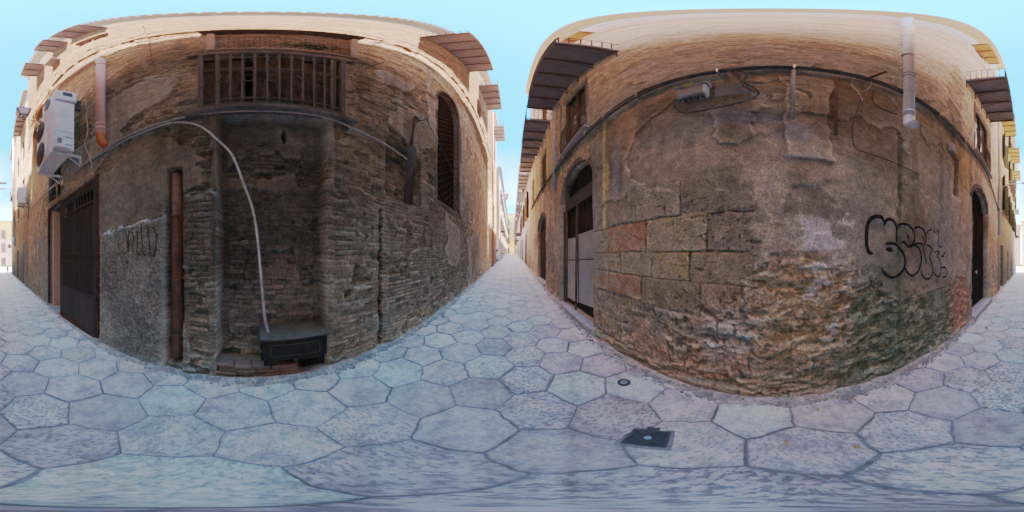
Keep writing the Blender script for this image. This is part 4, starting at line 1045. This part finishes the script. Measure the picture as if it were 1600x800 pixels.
Rp = [(XR-.05, y, z) for y, z in ((11, 4.7), (6.6, 4.5), (4.6, 4.25), (3.2, 4.22), (1.98, 4.18), (1.2, 4.24), (.55, 4.3), (-.2, 4.4), (-.96, 4.42), (-1.7, 4.45), (-2.6, 4.5), (-4.0, 4.55), (-5.5, 4.6), (-8.2, 3.9), (-11.5, 4.4), (-20, 4.8))]
cb = thing('cable_bundle', 'thick black cable bundle running along the pink plastered house above the graffiti', 'cable', (XR, 0, 4.4))
for k, (dz, r, mm) in enumerate(((0, .028, M_CABLE), (.05, .017, M_CABLE), (-.045, .020, M_CABLE), (.025, .014, M_CABLEW), (-.02, .016, M_CABLEW))):
    obj('cable', MB().tube([(p[0]-.012*(k % 3), p[1], p[2]+dz) for p in wobble(Rp, .012, 20+k)], r, 7, smooth=5), mm, cb, True)
tie = MB()
for y in (3.8, 2.6, 1.98, 1.3, .4, -.2, -1.4, -2.2, -3.3): tie.box(XR-.09, XR, y-.008, y+.008, np.interp(-y, [-p[1] for p in Rp], [p[2] for p in Rp])-.07, np.interp(-y, [-p[1] for p in Rp], [p[2] for p in Rp])+.08)
obj_each('clip', tie, M_ZINC, cb)
def wire(lab, pts, r=.007, m=None, side=1): return tag(obj('loose_wire', MB().tube(pts, r, 6, smooth=6), m or M_CABLE, None, True), lab, 'cable')
wire('black wire dropping from the cable bundle and crossing the stained plaster above the graffiti', [px(1, u, v, .03) for u, v in ((1366,140), (1363,155), (1370,165), (1390,175), (1402,178))], .008)
wire('long thin black wire curving down the plaster left of the white downpipe', [px(1, u, v, .03) for u, v in ((1346,152), (1340,170), (1333,195), (1335,228), (1352,238), (1380,247), (1410,260), (1437,273))], .006)
wire('thin sagging wire running past the tall arched window', [(XL+.05, y, z) for y, z in ((2.1, 3.32), (2.6, 5.0), (3.3, 4.6), (5.2, 3.6), (7.5, 3.3), (13, 3.9))], .006, side=-1)
wire('tangled grey wire coil where the cables meet the rusty bracket', [px(1, u, v, .06) for u, v in ((1330,130), (1338,120), (1352,120), (1362,130), (1352,142), (1336,140), (1331,132), (1345,150), (1348,158))], .006, M_CABLEW)
wire('bent thin wire hanging by the hollow left of the tall arched window', [px(-1, u, v, .04) for u, v in ((625,80), (630,92), (637,104), (640,112), (634,122))], .007, M_CABLEW)
wire('twisted pale cord hanging above the tall arched window', [px(-1, u, v, .04) for u, v in ((673,110), (674,120), (671,132), (668,140))], .01, M_CABLEW)
wire('thin rusty wire hanging down sooty bricks between the pink downpipe and cage window', [px(-1, u, v, .04) for u, v in ((221,38), (226,50), (232,64), (236,82), (239,98))], .007, M_TERRA)
wire('looped white cable beside the tall air conditioner', [px(-1, u, v, .10) for u, v in ((134,165), (134,156), (140,150), (148,152), (147,160), (138,168), (135,180), (137,205), (132,225), (140,245), (143,262), (136,275), (125,290))], .012, M_CABLEW)
wire('pair of pale wires between lattice loggia and tall arched window', [px(-1, u, v, .05) for u, v in ((555,72), (556,84), (558,90))], .012, M_CABLEW)
for i, (u0, v0, u1, v1, lab) in enumerate(((578,66,606,60,'long rusty bar sticking out of the bricks right of the loggia'), (570,108,600,97,'rusty bar sticking out just above the rough brick pier'), (628,86,646,84,'short rusty bar sticking out above the thin bent wire'), (1352,125,1384,112,'rusty angle bracket sticking out over the black cable bundle'), (645,191,666,187,'bent rusty bar over the thin vent pipe'), (876,36,978,44,'long thin bar high on the pink plaster over the wide balcony'))):
    s = -1 if u0 < 800 else 1
    tag(obj('iron_bar', MB().tube([px(s, u0, v0, .0), px(s, u1, v1, .10 if i != 5 else .0)], .022 if i == 3 else .014, 6), M_RUST), lab, 'iron bar')

# ------------------------------------------------------------------ air conditioners, boxes, lantern
ac = thing('air_conditioner', 'large grey air conditioner on wall brackets beside the pink downpipe', 'air conditioner', (-1.2, -3.5, 3.9))
obj('casing', MB().box(-1.43, -1.0, -4.35, -2.9, 3.93, 5.85, .02), M_GREY, ac)
obj_each('side_panel', MB().box(-1.405, -1.03, -2.9, -2.885, 4.5, 5.8, .004).box(-1.405, -1.03, -2.9, -2.885, 3.97, 4.45, .004), M_GREY, ac)
fg = MB()
for cz in (4.42, 5.36):
    for r in np.linspace(.06, .4, 8): fg.tube([(-.985, -3.95+.9*r*math.cos(t), cz+r*math.sin(t)) for t in np.linspace(0, 2*math.pi, 25)], .005, 4)
    for t in np.linspace(0, math.pi, 7)[:-1]: fg.tube([(-.985, -3.95+.36*math.cos(t), cz+.4*math.sin(t)), (-.985, -3.95-.36*math.cos(t), cz-.4*math.sin(t))], .005, 4)
obj('fan_grille', fg, M_GREYD, ac)
obj_each('fan', MB().lathe([(.37, 0), (.37, .012)], (-.998, -3.95, 4.42), 24, Matrix.Rotation(R_(90), 4, 'Y')).lathe([(.37, 0), (.37, .012)], (-.998, -3.95, 5.36), 24, Matrix.Rotation(R_(90), 4, 'Y')), M_GREYD, ac)
vs_ = MB().box(-1.0, -.985, -3.44, -3.36, 4.0, 5.8)
for i in range(44): vs_.box(-.985, -.975, -3.45, -3.35, 4.02+i*.04, 4.035+i*.04)
obj('vent_strip', vs_, M_PVCW, ac)
lv = MB()
for i in range(5): lv.box(-1.15, -1.06, -2.886, -2.878, 4.08+i*.035, 4.095+i*.035)
lv.box(-1.38, -1.22, -2.886, -2.876, 4.05, 4.06).box(-1.38, -1.22, -2.886, -2.876, 4.3, 4.31)
obj('louvre', lv, M_GREYD, ac)
obj('label_sticker', MB().box(-1.28, -1.12, -2.886, -2.882, 5.2, 5.42), mat('white_sticker', (.7,.7,.7), .5), ac)
bk = MB()
for y in (-3.05, -4.2): bk.box(-1.66, -.98, y-.025, y+.025, 3.86, 3.92, .004).box(-1.66, -1.62, y-.025, y+.025, 3.6, 3.86); bk.tube([(-1.64, y, 3.62), (-1.3, y, 3.86)], .012, 6)
obj_each('bracket', bk, M_GREY, ac)
ac2 = thing('air_conditioner', 'smaller pale air conditioner sitting on top of the large grey one', 'air conditioner', (-1.25, -3.2, 5.9))
obj('casing', MB().box(-1.47, -1.02, -3.85, -2.86, 5.92, 6.5, .03), M_GREY, ac2)
obj('side_recess', MB().box(-1.36, -1.16, -2.86, -2.85, 6.16, 6.38, .004), M_GREYD, ac2)
obj('grille', MB().lathe([(.22, 0), (.22, .01)], (-1.018, -3.4, 6.2), 20, Matrix.Rotation(R_(90), 4, 'Y')), M_GREYD, ac2)
obj('valve', MB().box(-1.58, -1.47, -2.98, -2.9, 5.6, 6.1, .01).tube([(-1.5, -2.9, 5.95), (-1.5, -2.8, 5.95)], .03, 8), M_GREYD, ac2)
ac3 = thing('air_conditioner', 'small white air conditioner past the lantern, low by the louvred gate', 'air conditioner', (-1.2, -9.3, 4.5))
obj('casing', MB().box(-1.46, -1.0, -9.9, -9.0, 4.62, 5.6, .03), M_GREY, ac3)
obj_each('bracket', MB().box(-1.66, -1.0, -9.1, -9.04, 4.54, 4.6).box(-1.66, -1.0, -9.8, -9.74, 4.54, 4.6).box(-1.66, -1.62, -9.1, -9.04, 4.1, 5.2), M_CREAM, ac3)
obj('grille', MB().lathe([(.34, 0), (.34, .012)], (-.998, -9.45, 5.1), 20, Matrix.Rotation(R_(90), 4, 'Y')), M_GREYD, ac3)
obj('hose', MB().tube([(-1.3, -9.0, 4.9), (-1.45, -8.95, 4.8), (-1.6, -9.0, 4.2), (-1.6, -9.2, 3.6)], .02, 6, smooth=4), M_CABLE, ac3)
def lantern(lab, c, s, wall_x, group=None, flip=1):
    t = thing('wall_lantern', lab, 'street lamp', c, group); x, y, z = c
    obj('frame', MB().lathe([(.15*s, -.30*s), (.16*s, -.27*s), (.26*s, .02*s), (.27*s, .05*s), (.24*s, .06*s), (.12*s, .2*s), (.05*s, .25*s), (.03*s, .32*s)], (x, y, z+.12*s), 4, Matrix.Rotation(R_(45), 4, 'Z')), M_GREYD, t)
    for k in range(4):
        a = k*math.pi/2; M = Matrix.Translation((x, y, z)) @ Matrix.Rotation(a, 4, 'Z')
        q = [M @ Vector(p) for p in ((.115*s, -.09*s, -.14*s), (.115*s, .09*s, -.14*s), (.185*s, .15*s, .12*s), (.185*s, -.15*s, .12*s))]
        obj('pane', MB().poly(q, M.to_3x3() @ Vector((.008, 0, 0))), mat('pale_lamp_glass', (.50,.56,.62), .2, 0, .05, bump=0), t)
    obj('lamp_bottom', MB().lathe([(.09*s, 0), (.10*s, .02*s)], (x, y, z-.20*s), 16), mat('pale_lamp_glass', (.5,.56,.62)), t)
    sg = 1 if wall_x > x else -1
    obj('arm', MB().tube([(wall_x, y, z-.42*s), (wall_x-(wall_x-x)*.5, y, z-.36*s), (x, y, z-.34*s), (x, y, z-.18*s)], .018*s+.006, 8, smooth=5).tube([(wall_x, y, z-.7*s), (wall_x-(wall_x-x)*.35, y, z-.62*s), (wall_x-(wall_x-x)*.5, y, z-.36*s)], .010*s+.004, 6, smooth=5).box(wall_x-.02, wall_x+.02, y-.04, y+.04, z-.8*s, z-.3*s), M_GREYD, t)
lantern('dark four sided wall lantern on a bracket beside the large air conditioner', (-.86, -6.0, 8.75), 1.45, XL)
lantern('ornate wall lantern on the pale pink house beyond the parked silver car', (-.83, 21.3, 9.55), 2.0, XL)
jb = thing('junction_box', 'grey hooded junction box with hanging cables under the black cable bundle', 'junction box', (XR-.1, .66, 3.6))
obj('case', MB().box(XR-.14, XR-.02, .48, .75, 3.52, 3.84, .02), M_GREYB, jb)
obj('hood', MB().poly([(XR-.02, .465, 3.92), (XR-.155, .465, 3.82), (XR-.155, .465, 3.79), (XR-.02, .465, 3.79)], (0, .30, 0)), M_GREYB, jb)
obj('bracket', MB().box(XR-.02, XR+.03, .12, .44, 3.55, 3.85, .006), mat('blue_grey_plate', (.36,.38,.42), .6), jb)
obj('emblem', MB().lathe([(.05, 0), (.05, .006)], (XR-.158, .62, 3.805), 12, Matrix.Rotation(R_(-90), 4, 'Y')), mat('faded_yellow', (.5,.4,.12), .7), jb)
hk = MB().tube([(XR-.12, .74, 3.51), (XR-.12, .77, 3.40), (XR-.11, .74, 3.26), (XR-.10, .62, 3.16), (XR-.10, .40, 3.15), (XR-.08, .2, 3.24), (XR-.06, .08, 3.42), (XR-.05, .10, 3.6), (XR-.05, .2, 3.85), (XR-.05, .28, 4.3)], .011, 7, smooth=6)
hk.tube([(XR-.10, .72, 3.51), (XR-.10, .77, 3.38), (XR-.1, .7, 3.2), (XR-.08, .5, 3.17)], .009, 6, smooth=5)
hk.tube([(XR-.05, .24, 4.3), (XR-.07, .16, 4.05), (XR-.06, .2, 3.75), (XR-.06, .1, 3.5)], .010, 6, smooth=5)
for k in range(4): hk.box(XR-.13, XR-.08, .50+k*.055, .53+k*.055, 3.46, 3.505)
obj_each('hanging_cable', hk, M_CABLE, jb, True)
hw_ = MB()
for k in range(6):
    r = random.Random(k); hw_.tube([(XR-.06, .28+r.uniform(-.04,.04), 4.28), (XR-.09, .24+r.uniform(-.06,.06), 4.0), (XR-.07, .24+r.uniform(-.05,.05), 3.8)], .006, 5, smooth=4)
hw_.tube([(XR-.06, .14+.1*math.cos(t), 3.6+.08*math.sin(t)) for t in np.linspace(0, 9, 24)], .007, 5)
obj('wire_tangle', hw_, mat('tangled_brown_wires', (.3,.22,.17), .6), jb)
sb = thing('meter_box', 'small white box on the plaster above the narrow slot window', 'meter box', (XR-.06, -2.72, 3.85))
obj('case', MB().box(XR-.08, XR-.0, -2.80, -2.64, 3.72, 3.96, .012), M_GREYB, sb)
obj('lower_box', MB().box(XR-.09, XR-.0, -2.96, -2.76, 3.60, 3.69, .008), mat('brown_box', (.25,.15,.11), .7), sb)
# black metal box in the bay
mb_ = thing('metal_box', 'black metal meter cupboard standing at the foot of the brick bay', 'metal box', (XL-.0, .40, .3))
XB = XL+.07
obj('body', MB().box(XL-.22, XB-.012, .05, .75, .29, .575, .01), mat('black_painted_steel', (.032,.026,.023), .45, .2, .2, (.06,.055,.05), .5), mb_)
lid = [(XB+.005, .04, .575), (XB+.005, .76, .575), (XL-.19, .76, .655), (XL-.19, .04, .655)]
obj('lid', MB().poly(lid, (0, 0, .02)), mat('dusty_box_lid', (.10,.075,.062), .9, 0, .3, (.17,.12,.09), .7), mb_)
dr = obj('door', MB().box(XB-.012, XB+.002, .08, .72, .30, .565, .004), MATS['black_painted_steel'], mb_)
obj('trim', MB().box(XB+.002, XB+.005, .14, .66, .515, .525).box(XB+.002, XB+.005, .14, .66, .36, .37).box(XB+.002, XB+.005, .14, .15, .37, .515).box(XB+.002, XB+.005, .65, .66, .37, .515), mat('brass_edge', (.09,.075,.045), .7, .0), dr)
for y in (.10, .70): obj('leg', MB().box(XB-.06, XB-.02, y-.02, y+.02, (.205 if y < .4 else .14), .30), MATS['black_painted_steel'], mb_)
obj('latch', MB().tube([(XB-.0, .07, .45), (XB+.02, -.0, .45)], .008, 6), M_IRON, mb_)

# ------------------------------------------------------------------ on the ground
def gp(u, v):
    t = R_((u-800)*.225); a = math.tan(R_((v-400)*.225)); r = CH/(a+SL*math.cos(t)); return (r*math.sin(t), r*math.cos(t))
def on_ground(mb, c, M=None): return mb
mx, my = gp(1012, 685); z = gz(my)
mh = thing('manhole_cover', 'square dark iron water cover with a round boss set in the paving', 'manhole cover', (mx, my, z))
Rm = Matrix.Translation((mx, my, z)) @ Matrix.Rotation(R_(28), 4, 'Z')
obj('frame', MB().box(-.088, .095, -.095, .095, -.01, .008, .002, Rm).box(.09, .13, -.035, .035, -.01, .007, .002, Rm), M_GREYD, mh)
obj('lid', MB().box(-.08, .08, -.08, .08, .008, .012, .002, Rm).lathe([(.066, 0), (.066, .003), (.055, .003), (.055, .001)], (mx, my, z+.012), 24), mat('cast_iron_cover', (.06,.055,.055), .5, .5, .2, (.12,.10,.09), .5), mh)
obj('boss', MB().lathe([(.018, 0), (.018, .008), (.01, .01)], (mx, my, z+.012), 14), M_GREYB, mh)
obj('mortar_patch', MB().box(-.115, .11, -.115, .115, -.03, .0045, .004, Rm), M_MORTAR, mh)
mx, my = gp(975, 598); z = gz(my)
vc = thing('valve_cover', 'small round iron cap in the joint between paving stones near the stone base', 'valve cover', (mx, my, z))
obj('ring', MB().lathe([(.06, -.01), (.06, .012), (.045, .014), (.045, .009), (.0, .009)], (mx, my, z), 24), M_GREYD, vc)
obj('cap', MB().lathe([(.034, 0), (.034, .006), (.02, .01), (.0, .01)], (mx, my, z+.009), 18), M_ZINC, vc)
# weed by the bay
wx, wy = gp(478, 577); w_ = thing('weed', 'little green weed growing at the wall foot below the metal box', 'weed', (wx, wy, gz(wy))); lm = MB(); rr = random.Random(2)
for i in range(46):
    a = rr.uniform(0, 6.28); L = rr.uniform(.03, .085); up = rr.uniform(.2, 1.1)
    d = Vector((math.cos(a), math.sin(a), up)).normalized(); c = Vector((wx, wy, gz(wy)))+d*L*rr.uniform(.2, 1); s = d.cross(Vector((0,0,1))).normalized()*.008
    lm.add([c, c+d*L*.3+s, c+d*L*.6, c+d*L*.3-s], [(0,1,2,3)])
obj('leaf', lm, mat('weed_green', (.08,.13,.04), .6), w_)
for i, (u, v, col, nm, lab) in enumerate(((1229,692,(.6,.35,.12),'dry_leaf','dry orange leaf lying in a joint below the mossy wall'), (1338,699,(.55,.32,.1),'dry_leaf','dry brown leaf lying at the corner of a large paving stone'), (480,713,(.7,.7,.68),'paper_scrap','tiny white paper scrap on the paving before the metal box'), (1278,640,(.6,.38,.16),'dry_leaf','tiny yellow leaf nearest the foot of the mossy wall'))):
    x, y = gp(u, v); z = gz(y)+.008
    r = random.Random(i); pts = [(x+(.028+.006*r.random())*math.cos(a)*(1 if k % 2 else .5), y+.018*math.sin(a)*(1 if k % 2 else .55), z+.004*r.random()) for k, a in enumerate(np.linspace(0, 6.28, 11)[:-1])]
    if i == 2: pts = [(x-.016, y-.006, z), (x+.014, y-.009, z), (x+.017, y+.005, z+.002), (x-.013, y+.009, z)]
    tag(obj(nm, MB().poly(pts, (0, 0, .0015)), mat('litter_%d' % i, col, .7, bump=0)), lab, 'litter' if i == 2 else 'leaf')
# rubble and grit at the wall feet
gr = MB(); rr = random.Random(9)
for i in range(2600):
    s = rr.choice([-1, 1]); y = rr.gauss(0, 2.6); off = abs(rr.gauss(0, .07))
    x = (XL+.05+off) if s < 0 else (XR-.07-off); q = rr.uniform(.003, .012)*rr.choice([.6, 1, 1, 1.6]); z = gz(y)+q*.3
    M = Matrix.Translation((x, y, z)) @ Matrix.Rotation(rr.uniform(0, 6), 4, 'Z') @ Matrix.Rotation(rr.uniform(0, 1), 4, 'X')
    gr.box(-q, q*.9, -q*.7, q, -q*.5, q*.6, 0, M)
tag(obj('grit', gr, mat('grit_stone', (.34,.29,.25), .9, 0, .3)), 'scattered grit and crumbs along both wall feet', 'grit', kind='stuff')
chm = MB()
for i in range(150):
    s = rr.choice([-1, 1]); y = rr.gauss(0, 3.2); x = (XL+.06+abs(rr.gauss(0, .05))) if s < 0 else (XR-.07-abs(rr.gauss(0, .05)))
    if -5.3 < y < -2.3 and s < 0: continue
    q = rr.uniform(.012, .045); n_ = rr.choice([5, 6, 7]); z = gz(y)+.004
    ring = [(x+q*math.cos(a+rr.uniform(-.3, .3)), y+q*1.4*math.sin(a+rr.uniform(-.3, .3)), z) for a in np.linspace(0, 2*math.pi, n_+1)[:-1]]
    chm.poly(ring, (0, 0, rr.uniform(.006, .02)))
tag(obj('rubble', chm, mat('rubble_chip', (.33,.29,.26), .95, 0, .35, (.2,.17,.15), .7)), 'small broken stone chips scattered along both wall feet', 'rubble', kind='stuff')
# sandy fillet along the wall feet (worn mortar)
for s, nm in ((-1, 'wall_foot_mortar'), (1, 'wall_foot_mortar')):
    ys = np.arange(-26, 50, .06); vv, ff = [], []
    for i, y in enumerate(ys):
        wdt = .02+.36*float(fbm(np.array([y*1.3]), np.array([s*9.]), 401, 4)[0])
        x0 = (XL-.06) if s < 0 else (XR+.06); x1 = (XL+.04+wdt) if s < 0 else (XR-.05-wdt)
        if (s < 0 and 17.2 < y < 21): x1 = XL-.2
        vv += [(x0, y, gz(y)+.022), ((x0+x1)/2+.02*s, y, gz(y)+.010), (x1, y, gz(y)-.012)]
    for i in range(len(ys)-1):
        for k in range(2): ff.append((i*3+k, i*3+k+1, i*3+k+4, i*3+k+3))
    mbq = MB(); mbq.v, mbq.f = vv, ff
    tag(obj(nm, mbq, mat('sandy_foot', (.58,.44,.35), .95, 0, .3, (.22,.19,.18), .8, scale=5, bump=.8, bscale=50, bdist=.015), None, True), kind='structure')

# ------------------------------------------------------------------ car, scooter, sign, far railing
def car(x_tail, y, z0):
    """silver hatchback seen from the side, tail toward +x"""
    t = thing('parked_car', 'silver hatchback parked in the side street, tail poking into the alley', 'car', (x_tail-2, y, z0))
    M = mat('silver_car_paint', (.42,.43,.44), .3, .5, .03, bump=0)
    prof = [(0,.35),(.02,.75),(-.08,1.0),(-.35,1.42),(-.6,1.55),(-1.8,1.58),(-2.2,1.5),(-2.85,1.02),(-3.7,.88),(-3.95,.7),(-4.0,.35),(-3.6,.25),(-.4,.25)]
    mb = MB(); w = .82; rings = []
    for yy, sh in ((-w, .06), (-w*.9, 0), (w*.9, 0), (w, .06)):
        ring = []
        for (px_, pz) in prof:
            k = .16 if pz > 1.05 else 0
            ring.append((x_tail+px_*(1-sh*.3)-sh, y+(yy*(1-k) if True else yy), z0+pz-(sh if pz > 1.3 else 0)))
        rings.append(ring)
    n = len(prof); vs = [p for r in rings for p in r]
    fs = [(q*n+i, q*n+(i+1) % n, (q+1)*n+(i+1) % n, (q+1)*n+i) for q in range(3) for i in range(n)]+[tuple(range(n))[::-1], tuple(range(3*n, 4*n))]
    mb.add(vs, fs); obj('body', mb, M, t)
    yw = y-w*.86
    for (a, b, c, d) in (((-.42,1.36),(-.22,1.05),(-.95,1.05),(-.98,1.45)), ((-1.05,1.46),(-1.02,1.05),(-1.75,1.05),(-1.75,1.48)), ((-1.83,1.48),(-1.83,1.05),(-2.6,1.05),(-2.2,1.42))):
        obj('window', MB().poly([(x_tail+p[0], yw-.012+(.0 if p[1] > 1.2 else -.015), z0+p[1]) for p in (a, b, c, d)], (0, .05, 0)), M_GLASS, t)
    obj('rear_window', MB().poly([(x_tail-.06, y-.58, z0+1.05), (x_tail-.06, y+.58, z0+1.05), (x_tail-.33, y+.52, z0+1.42), (x_tail-.33, y-.52, z0+1.42)], (.015, 0, .005)), M_GLASS, t)
    for yy in (y-.70, y+.62): obj('tail_light', MB().box(x_tail-.08, x_tail+.03, yy, yy+.1, z0+.7, z0+1.05, .01), mat('red_lamp', (.35,.02,.02), .3, bump=0), t)
    obj('bumper', MB().box(x_tail-.1, x_tail+.07, y-.78, y+.78, z0+.34, z0+.56, .03), M_GREYD, t)
    for xx in (-.75, -3.2):
        for yy in (y-.80, y+.66):
            wh = obj('wheel', MB().lathe([(.2, 0), (.29, .0), (.31, .03), (.31, .12), (.29, .15), (.2, .15)], (x_tail+xx, yy+.14, z0+.31), 22, Matrix.Rotation(R_(90), 4, 'X')), mat('tyre_rubber', (.02,.02,.02), .8), t)
            obj('rim', MB().lathe([(.19, 0), (.19, .155), (.05, .165)], (x_tail+xx, yy+.145, z0+.31), 14, Matrix.Rotation(R_(90), 4, 'X')), M_ZINC, wh)
car(-1.18, 18.9, gz(18.9))
sx, sy = -1.35, -26.0; sz = gz(sy)
sc_ = thing('scooter', 'dark scooter parked at the wall by the square at the lower end', 'scooter', (sx, sy, sz))
obj('body', MB().poly([(sx, sy-.6, sz+.35), (sx, sy+.1, sz+.3), (sx, sy+.35, sz+.3), (sx, sy+.55, sz+1.0), (sx, sy+.45, sz+1.05), (sx, sy+.25, sz+.45), (sx, sy+.0, sz+.45), (sx, sy-.1, sz+.75), (sx, sy-.75, sz+.8), (sx, sy-.8, sz+.6)], (.26, 0, 0)), M_GREYD, sc_)
for yy in (-.55, .6): obj('wheel', MB().lathe([(.12, -.05), (.23, -.05), (.25, 0), (.23, .05), (.12, .05)], (sx+.13, sy+yy, sz+.25), 18, Matrix.Rotation(R_(90), 4, 'Y')), mat('tyre_rubber', (.02,.02,.02)), sc_)
obj('handlebar', MB().tube([(sx-.2, sy+.42, sz+1.12), (sx+.13, sy+.5, sz+1.08), (sx+.46, sy+.42, sz+1.12)], .02, 6), M_IRON, sc_)
obj('seat', MB().box(sx+.02, sx+.24, sy-.75, sy-.1, sz+.76, sz+.88, .03), M_DARK, sc_)
sg = thing('road_sign', 'round red road sign on the wall by the square, above the scooter', 'road sign', (-1.5, -23.6, 3))
obj('disc', MB().lathe([(.3, 0), (.3, .02)], (-1.35, -23.3, 2.9), 24, Matrix.Rotation(R_(-90), 4, 'X')), mat('red_sign_paint', (.5,.03,.03), .4, bump=0), sg)
obj('bar', MB().box(-1.55, -1.15, -23.26, -23.275, 2.85, 2.95), mat('white_sign_paint', (.75,.75,.75), .4, bump=0), sg)
obj('pole', MB().tube([(-1.35, -23.33, gz(-23)), (-1.35, -23.33, 3.2)], .03, 8), M_ZINC, sg)
rl = MB()
for i in range(60): rl.box(-6+i*.2, -5.97+i*.2, -34, -33.97, gz(-34), gz(-34)+1.05)
for z in (.15, 1.05): rl.box(-6, 6, -34.01, -33.96, gz(-34)+z-.03, gz(-34)+z+.03)
tag(obj('green_railing', rl, mat('green_paint', (.05,.35,.16), .5)), 'green metal railing across the square at the lower end', 'railing')
# lamp arm over the street, lower end, and a small street lamp arm left
for s, lab, y, z in ((1, 'curved lamp arm reaching over the street from the pale rainwater pipe', -9.4, 5.9), (-1, 'curved lamp arm reaching over the street above the small white air conditioner', -13.5, 7.3)):
    t = thing('lamp_arm', lab, 'street lamp', (xs_(s, 0), y, z))
    obj('arm', MB().tube([(xs_(s, .0), y, z-1.3), (xs_(s, .05), y, z-.3), (xs_(s, .3), y, z), (xs_(s, 1.0), y, z+.08), (xs_(s, 1.5), y, z+.1)], .03, 8, smooth=6), M_ZINC, t)
    obj('lamp_head', MB().box(xs_(s, 1.2), xs_(s, 1.7), y-.09, y+.09, z+.04, z+.16, .03), M_GREY, t)
# laundry-like bundle on the distant balcony
# ------------------------------------------------------------------ light, sky, camera
EL, AZ = R_(76), R_(84)      # sun high over the right hand roofs
world = bpy.data.worlds.new('World'); scene.world = world; world.use_nodes = True
nt = world.node_tree; bg = nt.nodes['Background']
sky = nt.nodes.new('ShaderNodeTexSky'); sky.sky_type = 'NISHITA'; sky.sun_disc = False
sky.sun_elevation = EL; sky.sun_rotation = AZ; sky.altitude = 50; sky.air_density = 1.2; sky.dust_density = 0.4; sky.ozone_density = 2.0
SKY_STR = 2.5
tint = mix_col(nt, sky.outputs[0], (.0066, .063, .078), 1.0, 'MULTIPLY')
tc = nt.nodes.new('ShaderNodeTexCoord'); sp = nt.nodes.new('ShaderNodeSeparateXYZ'); nt.links.new(tc.outputs['Generated'], sp.inputs[0])
cl = noise_node(nt, tc.outputs['Generated'], 3.2, 6, .55)
hz = ramp(nt, sp.outputs['Z'], .0, .62, 1, 0)
mm_ = nt.nodes.new('ShaderNodeMath'); mm_.operation = 'MULTIPLY'; nt.links.new(hz, mm_.inputs[0]); nt.links.new(ramp(nt, cl, .40, .56), mm_.inputs[1])
skyc = mix_col(nt, tint, (.28, .50, .60), mm_.outputs[0])
nt.links.new(skyc, bg.inputs[0]); bg.inputs[1].default_value = SKY_STR
sun = bpy.data.lights.new('sun', 'SUN'); sun.energy = 15; sun.angle = R_(.5); sun.color = (1, .84, .64)
so = bpy.data.objects.new('sun', sun); COL.objects.link(so)
d = Vector((math.sin(AZ)*math.cos(EL), math.cos(AZ)*math.cos(EL), math.sin(EL)))
so.rotation_euler = d.to_track_quat('Z', 'Y').to_euler()
cam = bpy.data.cameras.new('camera'); cam.type = 'PANO'; cam.clip_end = 1200; cam.clip_start = .02
try: cam.panorama_type = 'EQUIRECTANGULAR'
except Exception: pass
try: cam.cycles.panorama_type = 'EQUIRECTANGULAR'
except Exception: pass
co = bpy.data.objects.new('camera', cam); COL.objects.link(co); co.location = (0, 0, CH); co.rotation_euler = (R_(90), 0, 0)
scene.camera = co
scene.view_settings.view_transform = 'Standard'; scene.view_settings.look = 'None'; scene.view_settings.exposure = 0; scene.view_settings.gamma = 1
# the photograph is an HDR exposure: a tone curve that opens the shade and holds the sky, view transform itself untouched
vs = scene.view_settings; vs.use_curve_mapping = True; cm = vs.curve_mapping; cm.extend = 'HORIZONTAL'
TONE = [(0, 0), (.004, .092), (.008, .174), (.022, .375), (.055, .51), (.16, .66), (.42, .83), (1, 1)]
cv = cm.curves[3]
cv.points[0].location = TONE[0]; cv.points[1].location = TONE[-1]
for p in TONE[1:-1]: cv.points.new(*p)
wb = cm.curves[0]                     # white balance: the photograph's shade is lilac, not cyan
wb.points[0].location = (0, 0); wb.points[1].location = (1, 1)
for p in ((.12, .154), (.35, .418), (.65, .705)): wb.points.new(*p)
wg = cm.curves[1]
for p in ((.06, .058), (.3, .29), (.65, .645)): wg.points.new(*p)
cm.update()
scene.cycles.use_adaptive_sampling = False
scene.cycles.max_bounces = 14; scene.cycles.diffuse_bounces = 10; scene.cycles.glossy_bounces = 4
for o in list(COL.objects):
    if o.parent is None and o.get('category') in ('iron bar', 'air conditioner', 'house', 'conduit', 'leaf', 'drainpipe', 'street lamp'):
        o['group'] = {'iron bar': 'rusty bars sticking out of the walls', 'air conditioner': 'air conditioners on the brick houses', 'house': 'houses of the alley', 'conduit': 'conduits on the alley walls',
                      'leaf': 'dry leaves on the paving', 'drainpipe': 'pipes on the alley walls', 'street lamp': 'lamps on the alley walls'}[o['category']]
scene.cycles.use_denoising = True; scene.cycles.sample_clamp_indirect = 8
